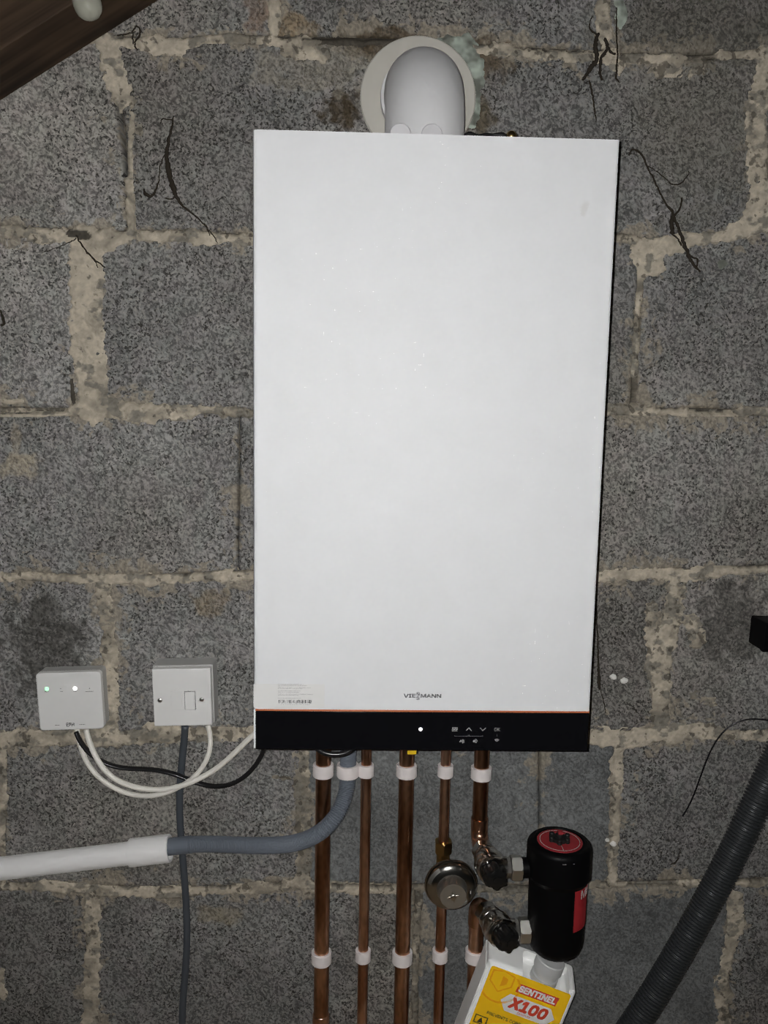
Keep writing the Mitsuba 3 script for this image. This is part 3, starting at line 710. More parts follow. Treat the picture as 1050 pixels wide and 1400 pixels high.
# ------------------------------------------------------------------ cables
def cable(name, pts, r, bsdf, label, cat='cable', n=140, flat=1.0, group=None, foot=False):
    q_ = [at(*p) for p in pts]
    if foot: q_ += [V(q_[-1][0] + .001, q_[-1][1], f_ * q_[-1][2]) for f_ in (.5, .02)]
    pp, _ = curve(q_, n)
    return single(name, sweep(pp, r, 14, flat), bsdf, label, cat, True, group)


cable('white_cable', [(105, 996, -.009), (108, 1012, -.010), (117, 1038, -.011), (137, 1064, -.010), (170, 1083, -.009), (206, 1088, -.020), (243, 1077, -.029), (272, 1055, -.030), (286, 1028, -.025), (287.5, 1008, -.020), (284, 992, -.018)], .0037, 'm_white_cable',
      'white cable looping down from the receiver and up into the fused switch')
cable('white_cable', [(118, 998, -.016), (122, 1013, -.024), (133, 1038, -.032), (152, 1061, -.034), (185, 1076, -.035), (225, 1079, -.038), (262, 1069, -.040), (298, 1049, -.042), (325, 1025, -.05), (345, 1006, -.058), (370, 986, -.07)], .0040, 'm_white_cable',
      'white cable sweeping from the receiver up to the lower left side of the boiler')
cable('black_cable', [(104, 1000.5, -.0205), (112, 1017, -.0215), (128, 1034, -.0195), (158, 1048, -.017), (205, 1052, -.017), (240, 1059, -.0195), (272, 1071, -.0195), (300, 1075, -.025), (328, 1066, -.038), (350, 1045, -.05), (361, 1024, -.06), (366, 1008, -.066)], .0047, 'm_black_cable',
      'black flat cable drooping from the receiver across to the underside of the boiler', flat=.7)
cable('grey_cable', [(253, 992, -.016), (251, 1020, -.012), (247, 1060, -.009), (245.5, 1100, -.0075), (248, 1150, -.007), (252, 1200, -.0075), (255, 1250, -.0075), (255, 1300, -.0075), (252, 1345, -.0075), (249, 1400, -.0075)], .0054, 'm_grey_cable',
      'dark grey cable hanging straight down from the fused switch', foot=True)
cable('black_cable', [(420, 1005, -.19), (430, 1019, -.20), (440, 1027.5, -.205), (458, 1031.5, -.207), (474, 1028.5, -.205), (484, 1021, -.20), (492, 1005, -.19)], .0036, 'm_black_cable', 'loop of black cable hanging just below the black control strip', n=60)
cable('thin_wire', [(1090, 1000, -.03), (1062, 988, -.03), (1040, 983.5, -.028), (1018, 984.5, -.024), (998, 993, -.02), (980, 1012, -.016), (965, 1042, -.012), (953, 1075, -.008), (944, 1097, -.005), (933, 1116, -.003)], .0012, 'm_black_cable',
      'thin black wire curling down the wall from the right edge', 'wire')

# ------------------------------------------------------------------ waste pipe and condensate hose
wst = thing('waste_pipe', 'white plastic waste pipe sloping up to a grey hose', 'pipe')
a, b = at(-160, 1206.5, -.021), at(206, 1163.2, -.028)
put(wst, 'pipe', sweep(np.linspace(a, b, 12), .0172, 40), 'm_waste', 40)
d = (b - a) / np.linalg.norm(b - a); c0 = at(178, 1166, -.0275); ln = 55 * scale_at(c0)
put(wst, 'socket', lathe([(.0175, 0), (.0203, 0), (.0208, .001), (.0208, ln - .001), (.0200, ln), (.0172, ln), (.0172, ln - .006), (0, ln - .006)], c0, d, 48), 'm_waste', 40, label='wider end socket')

hose = thing('condensate_hose', 'grey corrugated hose curving from below the boiler to the white waste pipe', 'hose')
HP = [(476, 1012, -.062), (476, 1035, -.062), (475.5, 1053, -.062), (475, 1070, -.064), (471, 1090, -.072), (460, 1114, -.084), (440, 1136, -.088), (412, 1150, -.083), (375, 1155.5, -.065), (330, 1155.5, -.048), (290, 1154, -.038), (262, 1154.5, -.033), (245, 1156, -.0305), (225, 1158.5, -.0295)]
pp, s_ = curve([at(*p) for p in HP], 1500)
L_ = s_[-1]; lower = 0.047
cut = L_ - 0.040
ra = .0111 + .0010 * np.sin(s_ * 2 * np.pi / .0030)
body_i = (s_ < cut)
put(hose, 'corrugated_body', sweep(pp[body_i], ra[body_i], 22), 'm_hose', True)
ci = s_ >= cut - 0.001
put(hose, 'cuff', sweep(pp[ci][::6], .0128, 28), 'm_hose_cuff', 40, label='smooth grey cuff')

# ------------------------------------------------------------------ copper pipes and their clips
PY = -0.060
def vx(px, py): return at(px, py, PY)[0]
PX = [vx(440.8, 1180), vx(498.5, 1180), vx(553, 1180), vx(608, 1090), vx(657.5, 1070)]
PR = [.0112, .0076, .0112, .0076, .0112]
PX5 = vx(650.5, 1285)
upz, lowz = at(550, 1053, PY)[2], at(545, 1305.5, PY)[2]
NAMES = ['leftmost, behind the grey hose', 'second from the left, thin', 'middle, thick', 'fourth from the left, thin', 'rightmost, thick']


def straight(x, r, z0, z1, n=28):
    return sweep(np.c_[np.full(24, x), np.full(24, PY), np.linspace(z0, z1, 24)], r, n)


p1 = thing('copper_pipe', 'thick copper pipe, leftmost of the five, passing behind the grey hose', 'pipe')
put(p1, 'tube', straight(PX[0], PR[0], 0, CB), 'm_copper_dark', 40)
zj = at(439, 1386, PY)[2]
put(p1, 'coupling', lathe([(PR[0], 0), (.0128, 0), (.0128, .028), (.0120, .030), (PR[0], .0305)], (PX[0], PY, zj - .030), n=32), 'm_copper', 40)
p2 = thing('copper_pipe', 'thin copper pipe second from the left below the boiler', 'pipe')
put(p2, 'tube', straight(PX[1], PR[1], 0, CB), 'm_copper', 40)
p3 = thing('copper_pipe', 'thick copper pipe in the middle of the five, below the yellow tag', 'pipe')
put(p3, 'tube', straight(PX[2], PR[2], 0, CB), 'm_copper_dark', 40)
p4 = thing('copper_pipe', 'thin copper pipe running behind the round steel vessel', 'pipe')
put(p4, 'tube', straight(PX[3], PR[3], 0, CB), 'm_copper', 40)

# fifth pipe: down from the boiler, an elbow out to the upper valve; up from the floor, an elbow out to the lower valve
VY = -0.130
V1, V2 = at(671.5, 1186, VY), at(683, 1271.5, VY)
def elbow_path(x, z, target, rise, rb=.020):
    """From a vertical run at x into the horizontal run towards target; rise +1: the run stands above the bend."""
    h = V(target[0] - x, target[1] - PY, 0); h /= np.linalg.norm(h)
    t = np.linspace(0, math.pi / 2, 16)
    return V(x, PY, z) + rb * (1 - np.cos(t))[:, None] * h - rise * rb * (np.sin(t)[:, None] - 1) * V(0, 0, 1), h


e1, h1 = elbow_path(PX[4], V1[2], V1, +1)
e2, h2 = elbow_path(PX5, V2[2], V2, -1)
p5 = thing('copper_pipe', 'thick rightmost copper pipe dropping from the boiler to the upper valve', 'pipe')
put(p5, 'tube', straight(PX[4], PR[4], V1[2] + .02, CB), 'm_copper_dark', 40)
put(p5, 'elbow', sweep(np.vstack([e1[:1] + V(0, 0, .018), e1, e1[-1:] + h1 * .008]), .0126, 28), 'm_copper', 40)
p6 = thing('copper_pipe', 'short thick copper pipe rising from the floor to the lower valve', 'pipe')
put(p6, 'tube', straight(PX5, PR[4], 0, V2[2] - .02), 'm_copper', 40)
put(p6, 'elbow', sweep(np.vstack([e2[:1] - V(0, 0, .018), e2, e2[-1:] + h2 * .008]), .0126, 28), 'm_copper_dark', 40)


def clip(x, y, z, r, label, group):
    c = thing('pipe_clip', label, 'pipe clip', group)
    hgt = 0.0185
    ro = r + 0.0042
    put(c, 'ring', lathe([(r + .0001, 0), (ro - .001, 0), (ro, .001), (ro, hgt - .001), (ro - .001, hgt), (r + .0001, hgt), (r + .0001, 0)], (x, y, z - hgt / 2), n=36), 'm_clip', 30)
    b = slab(rounded_rect(0.004, hgt - .006, .0015, 2), -(y + ro) + 0.0045, 0.0)
    put(c, 'stem', facing(b, (x, 0.002, z)), 'm_clip', 30)


where = ['leftmost copper pipe', 'second copper pipe from the left', 'middle copper pipe', 'fourth copper pipe', 'rightmost copper pipe']
dz = [0, 0, 0, 0, -.003]
for i in range(5):
    clip(PX[i], PY, upz + dz[i], PR[i], f'white clip on the {where[i]} just below the boiler', 'white pipe clips below the boiler')
hx = at(475.5, 1053, -.062)
clip(hx[0], -.062, hx[2], .0121, 'white clip holding the top of the grey corrugated hose', 'white pipe clips below the boiler')
for i in range(5):
    clip(PX[i] if i < 4 else PX5, PY, lowz + (-.003 if i in (0, 2) else 0), PR[i], f'white clip on the {where[i]} near the bottom of the photo', 'lower row of white pipe clips')

tag = thing('gas_tap', 'small yellow tap tag on the middle copper pipe under the control strip', 'tap')
tcn = at(563, 1022, -.085); k = scale_at(tcn)
put(tag, 'handle', facing(slab(rounded_rect(12.5 * k, 17 * k, .001, 2), .004, .0008), tcn), 'm_tag', 30)
put(tag, 'edge', facing(slab(rounded_rect(15.5 * k, 18.6 * k, .001, 2), .003), tcn + V(.001, .004, 0)), 'm_rubber', 30)
put(tag, 'collar', lathe([(PR[2] + .0001, 0), (.0145, 0), (.0145, .016), (PR[2] + .0001, .016)], (PX[2], PY, CB - .018), n=24), 'm_nickel', 30)

# ------------------------------------------------------------------ steel vessel on the fourth pipe
ves = thing('shock_arrestor', 'round polished steel vessel with a stub nose, on the thin fourth pipe', 'pressure vessel')
rimc = at(616.6, 1209.5, -.096); k = scale_at(rimc)
ax = V(0, -1, 0); ax0 = V(PX[3] + .001, PY, rimc[2])
R_ = 36.2 * k
t0 = -(rimc[1] - PY)                                  # from the pipe's axis to the rim
put(ves, 'shell', lathe([(0, .012), (.012, .012), (R_ * .80, t0 - .010), (R_ * .94, t0 - .005), (R_ * .985, t0 - .003), (R_, t0 - .0015), (R_, t0 + .0005), (R_ * .985, t0 + .0018), (R_ * .955, t0 + .002), (R_ * .945, t0 + .001), (R_ * .93, t0 + .003), (R_ * .92, t0 + .006),
                         (R_ * .90, t0 + .0072), (R_ * .86, t0 + .0088), (R_ * .78, t0 + .0106), (R_ * .68, t0 + .0120), (R_ * .58, t0 + .0128), (R_ * .50, t0 + .0134)], (rimc[0], PY, rimc[2]), ax, 72), 'm_steel', 40)
put(ves, 'nose', lathe([(R_ * .60, t0 + .012), (R_ * .555, t0 + .0145), (R_ * .53, t0 + .020), (R_ * .50, t0 + .0288), (R_ * .48, t0 + .0302), (0, t0 + .0302)], (rimc[0], PY, rimc[2]), ax, 48), 'm_satin', 35)
nz = put(ves, 'valve_core', lathe([(.0036, t0 + .029), (.0036, t0 + .034), (.0028, t0 + .035), (0, t0 + .035)], (rimc[0], PY, rimc[2]), ax, 24), 'm_nickel', 35)
for aa in (0, 1):
    b = slab(rounded_rect(.0016, .0165, .0006, 2), .0026, .0004)
    put(ves, 'key_rib', facing(b, (rimc[0], rimc[1] - .0288, rimc[2]), .25 + aa * math.pi / 2), 'm_nickel', 30)
lab = []
for t in np.linspace(2.05, 3.0, 10): lab.append((t, 0))
tt = np.linspace(2.15, 2.95, 12); ring = lambda rad, up: np.c_[rimc[0] + rad * np.cos(tt), np.full(12, PY - up), rimc[2] + rad * np.sin(tt)]
lv = np.vstack([ring(R_ * .915, t0 + .0070), ring(R_ * .80, t0 + .0112)]); j = np.arange(11)
put(ves, 'foil_label', trimesh.Trimesh(lv, np.vstack([np.stack([j, j + 1, j + 13], 1), np.stack([j, j + 13, j + 12], 1)]), process=False), 'm_satin', True, label='silver foil label')
tee = [(.0135, -.012), (.0135, .012)]
zt = rimc[2]
put(ves, 'tee', join(lathe([(PR[3] + .0001, -.022), (.0098, -.022), (.0098, .022), (PR[3] + .0001, .022)], (PX[3], PY, zt), n=28), lathe([(0, 0), (.009, 0), (.009, .016), (0, .016)], (PX[3], PY, zt), ax, 28)), 'm_brass', 30)
nzc = at(608, 1157, PY)[2]
put(ves, 'nut', moved(hexnut(.0135, -.009, .009, PR[3] + .0001), frame((PX[3], PY, nzc), (0, 0, 1))), 'm_brass', 20, label='brass hexagon nut')
put(ves, 'neck', lathe([(PR[3] + .0001, 0), (.0092, 0), (.0105, nzc - zt - .032), (PR[3] + .0001, nzc - zt - .031)], (PX[3], PY, zt + .022), n=28), 'm_brass', 30)
nz2 = zt - .030
put(ves, 'nut', moved(hexnut(.0135, -.008, .008, PR[3] + .0001), frame((PX[3], PY, nz2), (0, 0, 1))), 'm_brass', 20)

# ------------------------------------------------------------------ magnetic filter and its two valves
FX = at(764.5, 1165, -.130)[0]
flt = thing('magnetic_filter', 'black cylindrical heating filter with a red disc on top and red label', 'filter')
ct = at(765, 1149, -.130)[2]; cr = 43.8 * scale_at(at(765, 1165, -.130)); cap_h = .050
bb = at(762, 1298, -.130)[2]; br = .0405
put(flt, 'cap', lathe([(0, ct - cap_h), (br + .001, ct - cap_h - .004), (cr - .002, ct - cap_h), (cr, ct - cap_h + .003), (cr, ct - .008), (cr - .0012, ct - .004), (cr - .004, ct - .001), (cr - .007, ct), (cr * .76, ct), (cr * .75, ct - .0012), (0, ct - .0012)], (FX, VY, 0), n=72), 'm_filter', 30)
put(flt, 'body', lathe([(0, bb - .004), (br * .45, bb - .003), (br * .72, bb + .001), (br * .87, bb + .007), (br * .95, bb + .015), (br * .975, bb + .024), (br, bb + .08), (br, ct - cap_h)], (FX, VY, 0), n=72), 'm_filter', 35)
rd = cr * .70
dsk = put(flt, 'top_disc', lathe([(0, 0), (rd, 0), (rd, .0009), (rd - .0006, .0012), (0, .0012)], (FX, VY, ct - .0012), n=64), 'm_red_disc', 30, label='red disc')
put(dsk, 'ring_mark', lathe([(rd * .86, 0), (rd * .89, 0), (rd * .89, .0002), (rd * .86, .0002), (rd * .86, 0)], (FX, VY, ct), n=64), 'm_pale_print', False)
put(dsk, 'seam_mark', trimesh.creation.box((.0008, rd * .5, .0002)).apply_translation((FX - .001, VY - rd * .70, ct + .0001)), 'm_pale_print', False)
put(flt, 'vent_key', lathe([(0, 0), (.0125, 0), (.0125, .003), (.010, .0045), (.0055, .0045), (.005, .009), (0, .0092)], (FX, VY + .002, ct), n=36), 'm_rubber', 30)
for t in np.arange(6) * math.pi / 3 + .3:
    put(flt, 'key_tooth', lathe([(0, 0), (.0036, 0), (.0036, .0055), (.0028, .0066), (0, .007)], (FX + .0125 * math.cos(t), VY + .002 + .0125 * math.sin(t), ct), n=16), 'm_rubber', 30)
put(flt, 'vent_screw', trimesh.creation.box((.0065, .0065, .004)).apply_translation((FX + .001, VY + .002, ct + .011)), 'm_red_disc', False)
put(flt, 'grip_mark', join(*[facing(rect(-.0025, -.0004, .0025, .0004), (FX - .004 + .012 * q_, VY - cr - .0001 + .0012 * (q_ == 1), ct - .010)) for q_ in (0, 1)]), 'm_line', False)
# label wrapped round the barrel
ga, gb = math.radians(21), math.radians(112)
zt_, zb_ = at(776, 1216.5, VY - .037)[2], at(776, 1275, VY - .037)[2]
def on_barrel(ang, z, r): return np.stack([FX + r * np.sin(ang), VY - r * np.cos(ang), z], -1)
na = 26; A_, Zg = np.meshgrid(np.linspace(ga, gb, na), [zb_, zt_])
lv = on_barrel(A_, Zg, br + .0004).reshape(-1, 3); j = np.arange(na - 1)
fl_ = put(flt, 'label', trimesh.Trimesh(lv, np.vstack([np.stack([j, j + 1, j + 1 + na], 1), np.stack([j, j + 1 + na, j + na], 1)]), process=False), 'm_red', True, label='red label')
m = lettering('Magna', .0132, .054); m = m.subdivide()
ang = ga + .29 + m.vertices[:, 0] / br; zz = zt_ - .0175 + m.vertices[:, 1]
m.vertices = on_barrel(ang, zz, br + .0005 + m.vertices[:, 2])
put(fl_, 'lettering', m, 'm_pale_print', False)


def valve(Vc, h, label, meets):
    """A chrome angle valve: copper comes in from behind along h, the filter's port lies along +x."""
    v = thing('isolating_valve', label, 'valve')
    back = Vc - h * .047
    R = lambda prof, o, n=36: lathe(prof, o, h, n)
    put(v, 'gland_nut', moved(hexnut(.0175, 0, .013, .01265), frame(back, h, (0, 0, 1))), 'm_nickel', 20)
    put(v, 'collar', R([(.01265, 0), (.0150, 0), (.0178, .003), (.0182, .006), (.0165, .009), (.0172, .011), (.0150, .013), (.01265, .013)], back + h * .013), 'm_nickel', 40)
    put(v, 'body', join(R([(0, 0), (.0165, 0), (.0200, .003), (.0220, .008), (.0222, .018), (.0208, .024), (.0214, .025), (.0214, .029), (.019, .032), (0, .032)], back + h * .026),
                        lathe([(0, 0), (.0155, 0), (.0150, .0215), (0, .0215)], Vc, (1, 0, 0), 32)), 'm_nickel', 40)
    x1 = FX - math.sqrt(meets ** 2 - .013 ** 2) - Vc[0]
    n1 = .0195
    put(v, 'thread_nut', moved(hexnut(.0140, n1, n1 + .0075), frame(Vc, (1, 0, 0), (0, 0, 1))), 'm_nickel', 20)
    n2 = n1 + .0082
    put(v, 'union_nut', moved(hexnut(.0178, n2, n2 + .0150), frame(Vc, (1, 0, 0), (0.3, 0.3, 1))), 'm_satin', 20)
    put(v, 'port', lathe([(0, n2 + .004), (.0140, n2 + .004), (.0140, x1), (0, x1)], Vc, (1, 0, 0), 32), 'm_filter', 30, label='black plastic port')
    a = np.arange(96) * 2 * np.pi / 96
    lob = 1 + .11 * np.sign(np.cos(6 * a)) * np.abs(np.cos(6 * a)) ** .6
    prof = [(0, 0), (.0150, 0), (.0160, .002), (.0160, .015), (.0142, .020), (.010, .0215), (.006, .0218), (.0056, .0235), (0, .024)]
    k_ = lathe(prof, n=96)
    ang = np.arctan2(k_.vertices[:, 1], k_.vertices[:, 0]); rad = np.hypot(k_.vertices[:, 0], k_.vertices[:, 1])
    g = np.interp(ang % (2 * np.pi), np.r_[a, 2 * np.pi], np.r_[lob, lob[0]])
    g = np.where(rad > .011, g, 1)
    k_.vertices[:, :2] *= g[:, None]
    put(v, 'knob', moved(k_, frame(back + h * .058, h, (0, 0, 1))), 'm_knob', 40, label='black lobed knob')
    return v


valve(V1, h1, 'upper chrome valve with a black lobed knob, beside the filter cap', cr)
valve(V2, h2, 'lower chrome valve with a black lobed knob, above the white jug', br)

# ------------------------------------------------------------------ jug
JW, JD = .1285, .0575
yw, rl, tl = math.radians(-8.9), math.radians(16.4), math.radians(3.0)
Ry = np.array([[math.cos(rl), 0, math.sin(rl)], [0, 1, 0], [-math.sin(rl), 0, math.cos(rl)]])
Rz = np.array([[math.cos(yw), -math.sin(yw), 0], [math.sin(yw), math.cos(yw), 0], [0, 0, 1]])
Rx = np.array([[1, 0, 0], [0, math.cos(tl), -math.sin(tl)], [0, math.sin(tl), math.cos(tl)]])
JM = np.eye(4); JM[:3, :3] = Rz @ Ry @ Rx; JM[:3, 3] = EYE + 0.958 * (V(0.3905, -0.084, ZB - 0.4160) - EYE)
JH = (JM[2, 3] - JW / 2 * abs(JM[2, 0]) - JD / 2 * abs(JM[2, 1]) + .004) / JM[2, 2]      # its lowest corner stands on the boards
jug = thing('chemical_jug', 'white plastic jug with a yellow label, leaning below the black filter', 'jug')
JP = lambda m: moved(m, JM)


def hull_box(w, d, z0, z1, r, rt):
    """A box with rounded corners: radius r in plan, rt at the top and bottom."""
    pts = []
    ball = trimesh.creation.icosphere(2, 1.0).vertices
    for sx_ in (-1, 1):
        for sy_ in (-1, 1):
            for z in (z0 + rt, z1 - rt):
                pts.append(np.array([sx_ * (w / 2 - r), sy_ * (d / 2 - r), z]) + ball * (r, r, rt))
    return Manifold.hull_points(np.vstack(pts))


jb = hull_box(JW, JD, -JH, 0, .007, .006)
well = Manifold.hull_points(np.vstack([(trimesh.creation.icosphere(2, 1.0).vertices * (.008, .008, .006) + np.array([x_, y_, z_])) for x_ in (-.006, .046) for y_ in (-.030, .012) for z_ in (-.010, .02)]))
jb = jb - well
put(jug, 'body', JP(tm(jb)), 'm_jug', 25)
put(jug, 'neck', JP(lathe([(0, -.022), (.0195, -.022), (.0195, -.006), (.0170, -.005), (.0170, .006), (0, .006)], (.021, -.006, 0), n=36)), 'm_jug_cap_shaded', 30)
put(jug, 'screw_cap', JP(lathe([(0, .004), (.0205, .004), (.0205, .019), (.0192, .0205), (0, .0205)], (.021, -.006, 0), n=36)), 'm_jug_cap_shaded', 30)
LF = -JD / 2 - .0002
def jl(mesh, x, z, lift=0.0):
    """A print on the jug's front: local x right, y up the jug."""
    M = np.eye(4); M[:3, 0] = (1, 0, 0); M[:3, 1] = (0, 0, 1); M[:3, 2] = (0, -1, 0); M[:3, 3] = (x, LF - lift, z)
    return moved(moved(mesh, M), JM)
lw = JW - .0125
lab = put(jug, 'label', jl(slab(rounded_rect(lw, .19, .004), .0003), 0, -.0055 - .095), 'm_yellow', False, label='bright yellow label')
LX = lambda u, v: (-lw / 2 + u * lw, -.0055 - v * lw)       # label units: u to the right, v down, both of the label's width
def pr(name, mesh, u, v, bsdf, lift): put(lab, name, jl(mesh, *LX(u, v), lift), bsdf, False)
U = lw
def shield(s):
    return sg.Polygon([(-.5 * s, .42 * s), (0, .56 * s), (.5 * s, .42 * s), (.5 * s, -.12 * s), (0, -.56 * s), (-.5 * s, -.12 * s)]).buffer(.03 * s)
ex = lambda poly, d=.0002: join(*[trimesh.creation.extrude_polygon(g, d, engine='earcut') for g in getattr(poly, 'geoms', [poly]) if g.area > 1e-9])
frame_box = sg.box(-.17 * U, -1.2 * U, .9 * U, .145 * U)
c_rings = sg.Point(0, -.02 * U).buffer(.25 * U, 32).difference(sg.Point(0, -.02 * U).buffer(.225 * U, 32)).intersection(frame_box)
pr('shield_print', ex(shield(.27 * U).difference(shield(.235 * U)).intersection(frame_box)), .175, .16, 'm_orange_print', .0003)
pr('shield_print', ex(shield(.13 * U).intersection(sg.box(0, -1, 1, 1))), .175, .16, 'm_orange_print', .0003)
pr('shield_print', ex(c_rings), .175, .20, 'm_orange_print', .0003)
def slanted(w, h, sk):
    return sg.Polygon([(-w / 2 + sk, h / 2), (w / 2 + sk, h / 2), (w / 2 - sk, -h / 2), (-w / 2 - sk, -h / 2)])
pr('name_panel', ex(slanted(.50 * U, .125 * U, .008 * U)), .63, .165, 'm_red_print', .0003)
m = lettering('SENTINEL', .080 * U, .46 * U, 2, .0002); m.vertices[:, 0] += .12 * m.vertices[:, 1]; m.apply_translation((-.232 * U, -.039 * U, 0))
pr('name_lettering', m, .63, .165, 'm_white_print', .0005)
hexp = sg.Polygon([(-.34 * U, 0), (-.255 * U, .125 * U), (.255 * U, .125 * U), (.34 * U, 0), (.255 * U, -.125 * U), (-.255 * U, -.125 * U)])
pr('code_panel', ex(hexp), .585, .405, 'm_white_print', .0003)
m = lettering('X100', .142 * U, .46 * U, 2, .0002); m.vertices[:, 0] += .18 * m.vertices[:, 1]; m.apply_translation((-.232 * U, -.052 * U, 0))
pr('code_lettering', m, .585, .405, 'm_red_print', .0005)
m = lettering('INHIBITOR', .028 * U, .165 * U, False, .0002); m.apply_translation((-.1 * U, -.107 * U, 0))
pr('code_lettering', m, .585, .405, 'm_red_print', .0005)
m = lettering('PREVENTS CORROSION', .042 * U, .60 * U, True, .0002)
pr('small_lettering', m, .15, .66, 'm_dark_print', .0003)
fr = sg.box(0, 0, .16 * U, .12 * U); fr = fr.difference(fr.buffer(-.012 * U))
pr('box_print', ex(fr), .03, .83, 'm_dark_print', .0003)
pr('box_print', ex(sg.Polygon([(0, 0), (.07 * U, 0), (.035 * U, .08 * U)])), .075, .81, 'm_dark_print', .0003)
# moulded ridge round the shoulder, seen on the left flank
put(jug, 'seam_rib', JP(tm(hull_box(.0025, JD + .0015, -JH + .02, -.012, .0012, .0012)).apply_translation((-JW / 2, 0, 0))), 'm_jug', 30)

# ------------------------------------------------------------------ right-hand conduit, edge box, rafter, bulb
CP = [(1180, 800, -.045), (1110, 925, -.050), (1060, 1040, -.056), (1010, 1150, -.064), (955, 1255, -.072), (900, 1350, -.080), (845, 1435, -.088), (795, 1520, -.094), (760, 1620, -.100)]
pts = [at(*p) for p in CP]
pp, s_ = curve(pts, 3000, PchipInterpolator)
above = pp[:, 2] > 0.016; pp, s_ = pp[above], s_[above]
saw = np.abs(((s_ / .0052) % 1.0) - .5) * 2
ra = .0178 + .0036 * np.clip(saw * 2.2 - .6, 0, 1)
single('flexible_conduit', sweep(pp, ra, 26), 'm_conduit', 'thick black corrugated conduit running diagonally at the lower right', 'conduit', 35)

bc = at(1044.5, 872, -.045); k = scale_at(bc); hh = 40 * k
eb = thing('wall_box', 'black plastic box on the wall, cut off by the right edge', 'box')
put(eb, 'housing', facing(slab(rounded_rect(.052, hh, .003), .040, .002), (bc[0] + .026, 0.002, bc[2]), -.03), 'm_filter', 30)
put(eb, 'lid', facing(slab(rounded_rect(.054, hh + .002, .003), .008, .002), (bc[0] + .026, -.038, bc[2]), -.03), 'm_filter', 30)

ra_, rb_ = at(0, 136, -.006), at(214, 0, -.006)
rd_ = rb_ - ra_; rd_[1] = 0; rd_ /= np.linalg.norm(rd_)
up_ = V(-rd_[2], 0, rd_[0])
raf = slab(rounded_rect(2.6, .150, .004, 2), .100, .003, 2)
M = np.eye(4); M[:3, 0] = rd_; M[:3, 1] = up_; M[:3, 2] = (0, -1, 0)
mid = (ra_ + rb_) / 2; M[:3, 3] = V(mid[0], -.004, mid[2]) + up_ * .075
# keep the low end of the rafter above the boards
raf = moved(raf, M)
single('roof_rafter', raf, 'm_wood', 'dark brown timber rafter sloping across the top left corner', 'rafter', 30)

blb = thing('light_bulb', 'pale unlit bulb hanging in front of the rafter at the top edge', 'bulb')
bt = at(126, 27, -.160); axb = V(-.30, 0, 1.0); axb /= np.linalg.norm(axb)
rbm = .0165
prof = [(0, 0), (.005, .0006), (.010, .0032), (.0140, .0075), (.0160, .013), (rbm, .020), (.0158, .030), (.0138, .042), (.0115, .050), (.0105, .056)]
put(blb, 'glass', lathe(prof, bt, axb, 40), 'm_bulb', 40)
put(blb, 'cap', lathe([(.0106, .055), (.0115, .056), (.0110, .060), (.0117, .062), (.0110, .065), (.0117, .067), (.0112, .075), (0, .075)], bt, axb, 32), 'm_satin', 40)
put(blb, 'holder', lathe([(.0125, .070), (.016, .072), (.017, .095), (.010, .110), (0, .112)], bt, axb, 32), 'm_rubber', 40)
hang = bt + axb * .110
pp, _ = curve([hang, hang + V(-.01, 0, .05), hang + V(-.012, .03, .14), hang + V(-.012, .06, .30)], 40)
put(blb, 'flex', sweep(pp, .003, 10), 'm_white_cable', True)

# ------------------------------------------------------------------ dusty cobweb strands
def strand(lines, label):
    ms = []
    for pts in lines:
        q = [at(x, y, -.0035 - .0012 * w) for x, y, w in pts]
        pp, s_ = curve(q, max(24, 9 * len(pts)), PchipInterpolator)
        w = np.interp(s_, np.r_[0, np.cumsum(np.linalg.norm(np.diff(q, axis=0), axis=1))], [p[2] for p in pts])
        P = pp * 260
        pp = pp + .0022 * np.stack([meshkit.noise(P, 1) - .5, 0.3 * (meshkit.noise(P, 2) - .5), meshkit.noise(P, 3) - .5], -1)
        ms.append(sweep(pp, w * .00066 * (.7 + .7 * meshkit.noise(P * 1.7, 4)), 8))
    single('cobweb_strand', join(*ms), 'm_cobweb', label, 'cobweb', True, 'dusty cobwebs on the wall')


strand([[(237, 158, 1.2), (234, 178, 2.0), (230, 195, 3.2), (228, 212, 4.2), (231, 235, 5.2), (237, 258, 5.0), (244, 274, 3.2), (255, 286, 2), (268, 296, 1.5), (280, 308, 1.3), (290, 320, 1), (298, 332, .8)],
        [(236, 164, 1.6), (229, 164, 1), (223, 162, 1.2), (219, 170, .8)], [(225, 212, 1), (220, 222, .9), (217, 245, 1), (213, 260, 2), (206, 268, 3.2), (200, 266, 3.2), (197, 258, 1.2)], [(240, 268, 2), (233, 272, 1.4), (225, 271, 1)], [(280, 306, 1), (285, 316, 1), (286, 322, .6)]],
       'thick dusty cobweb strand hanging on the block at the upper left')
strand([[(104, 322, 1.8), (114, 338, 1.4), (126, 352, 1.6), (144, 365, 1.2)], [(118, 346, 1), (130, 358, .8), (134, 366, .8)], [(104, 326, 1), (80, 338, .7), (50, 346, .5)]], 'short dark cobweb strand across the wide mortar joint at the left')
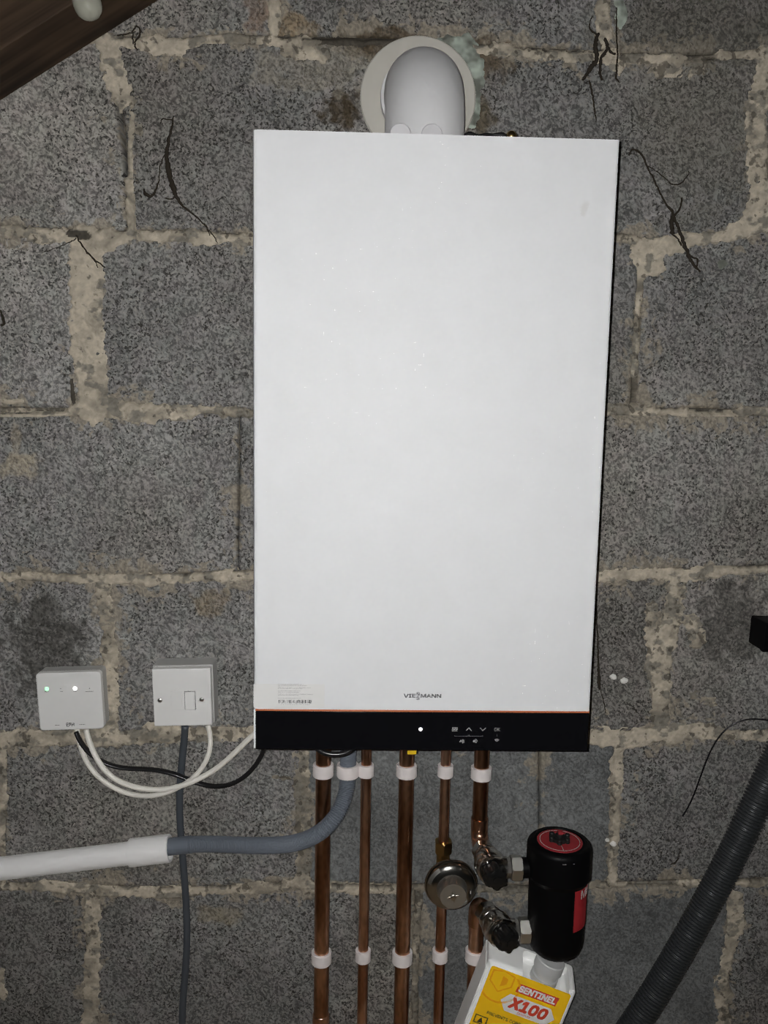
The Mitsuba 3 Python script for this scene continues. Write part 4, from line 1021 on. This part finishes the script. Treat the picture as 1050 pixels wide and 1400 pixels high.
strand([[(818, 46, 3), (814, 62, 4.5), (816, 80, 4.5), (808, 92, 5), (802, 101, 3), (797, 109, 3)], [(826, 54, 3), (830, 66, 3.5), (822, 80, 3), (820, 96, 3), (823, 110, 2)], [(843, 10, 1), (843, 45, 1.6), (844, 80, 1.6), (842, 107, 2), (847, 112, 1)], [(806, 110, 2), (810, 130, 1.8), (813, 150, 1.6), (815, 166, 1)],
        [(828, 52, 2), (836, 72, 3), (841, 74, 2)], [(818, 48, 2), (806, 34, 1.2), (810, 22, .8)]], 'ragged clump of cobweb on the mortar joint above the boiler, right side')
strand([[(860, 212, 1.4), (866, 204, 1.8), (874, 208, 2), (888, 234, 1.8), (902, 262, 1.8), (912, 282, 1.8)], [(912, 282, 1.8), (920, 292, 3.5), (918, 306, 4.5), (920, 320, 3.2)], [(932, 270, 1.6), (930, 284, 1.8), (922, 296, 2.5), (928, 312, 3), (934, 330, 3.5), (940, 346, 3.5), (946, 358, 3), (958, 372, 1.5)],
        [(914, 250, 1), (926, 252, 1.4), (936, 246, 1.2), (942, 234, .8)], [(884, 226, 1), (900, 236, .8), (916, 250, .8)], [(936, 336, 2), (944, 350, 2), (954, 356, 2), (952, 366, 1.5)], [(916, 318, 1.6), (926, 326, 1.6), (932, 336, 2)]], 'tangled cobweb trailing down the wall right of the boiler top')
strand([[(186, 36, 1.6), (192, 42, 2), (190, 50, 2), (184, 58, 1.6), (188, 68, 1.4)], [(186, 36, 1.4), (181, 46, 1.5), (182, 60, 1.2)], [(160, 48, 1.2), (175, 46, 1.4), (186, 44, 1)]], 'small cobweb loop beside the rafter edge')
strand([[(0, 424, 2), (3, 432, 2.5), (5, 440, 3.5), (2, 446, 2)]], 'scrap of cobweb at the left edge of the wall')
strand([[(815, 832, 1.4), (817, 870, 1.6), (818, 905, 2), (819, 934, 4), (820, 942, 2.5)], [(821, 944, 1), (826, 962, 1), (828, 975, .7)]], 'thin cobweb strand beside the lower right edge of the boiler')
strand([[(917, 1182, 1), (926, 1176, 1.6), (930, 1160, .8)]], 'faint cobweb strand on the block right of the filter')
strand([[(205, 8, 1.6), (207, 3, 1.6), (211, 0, 1.4), (218, -3, 1)]], 'pale cobweb tuft on the upper end of the rafter')
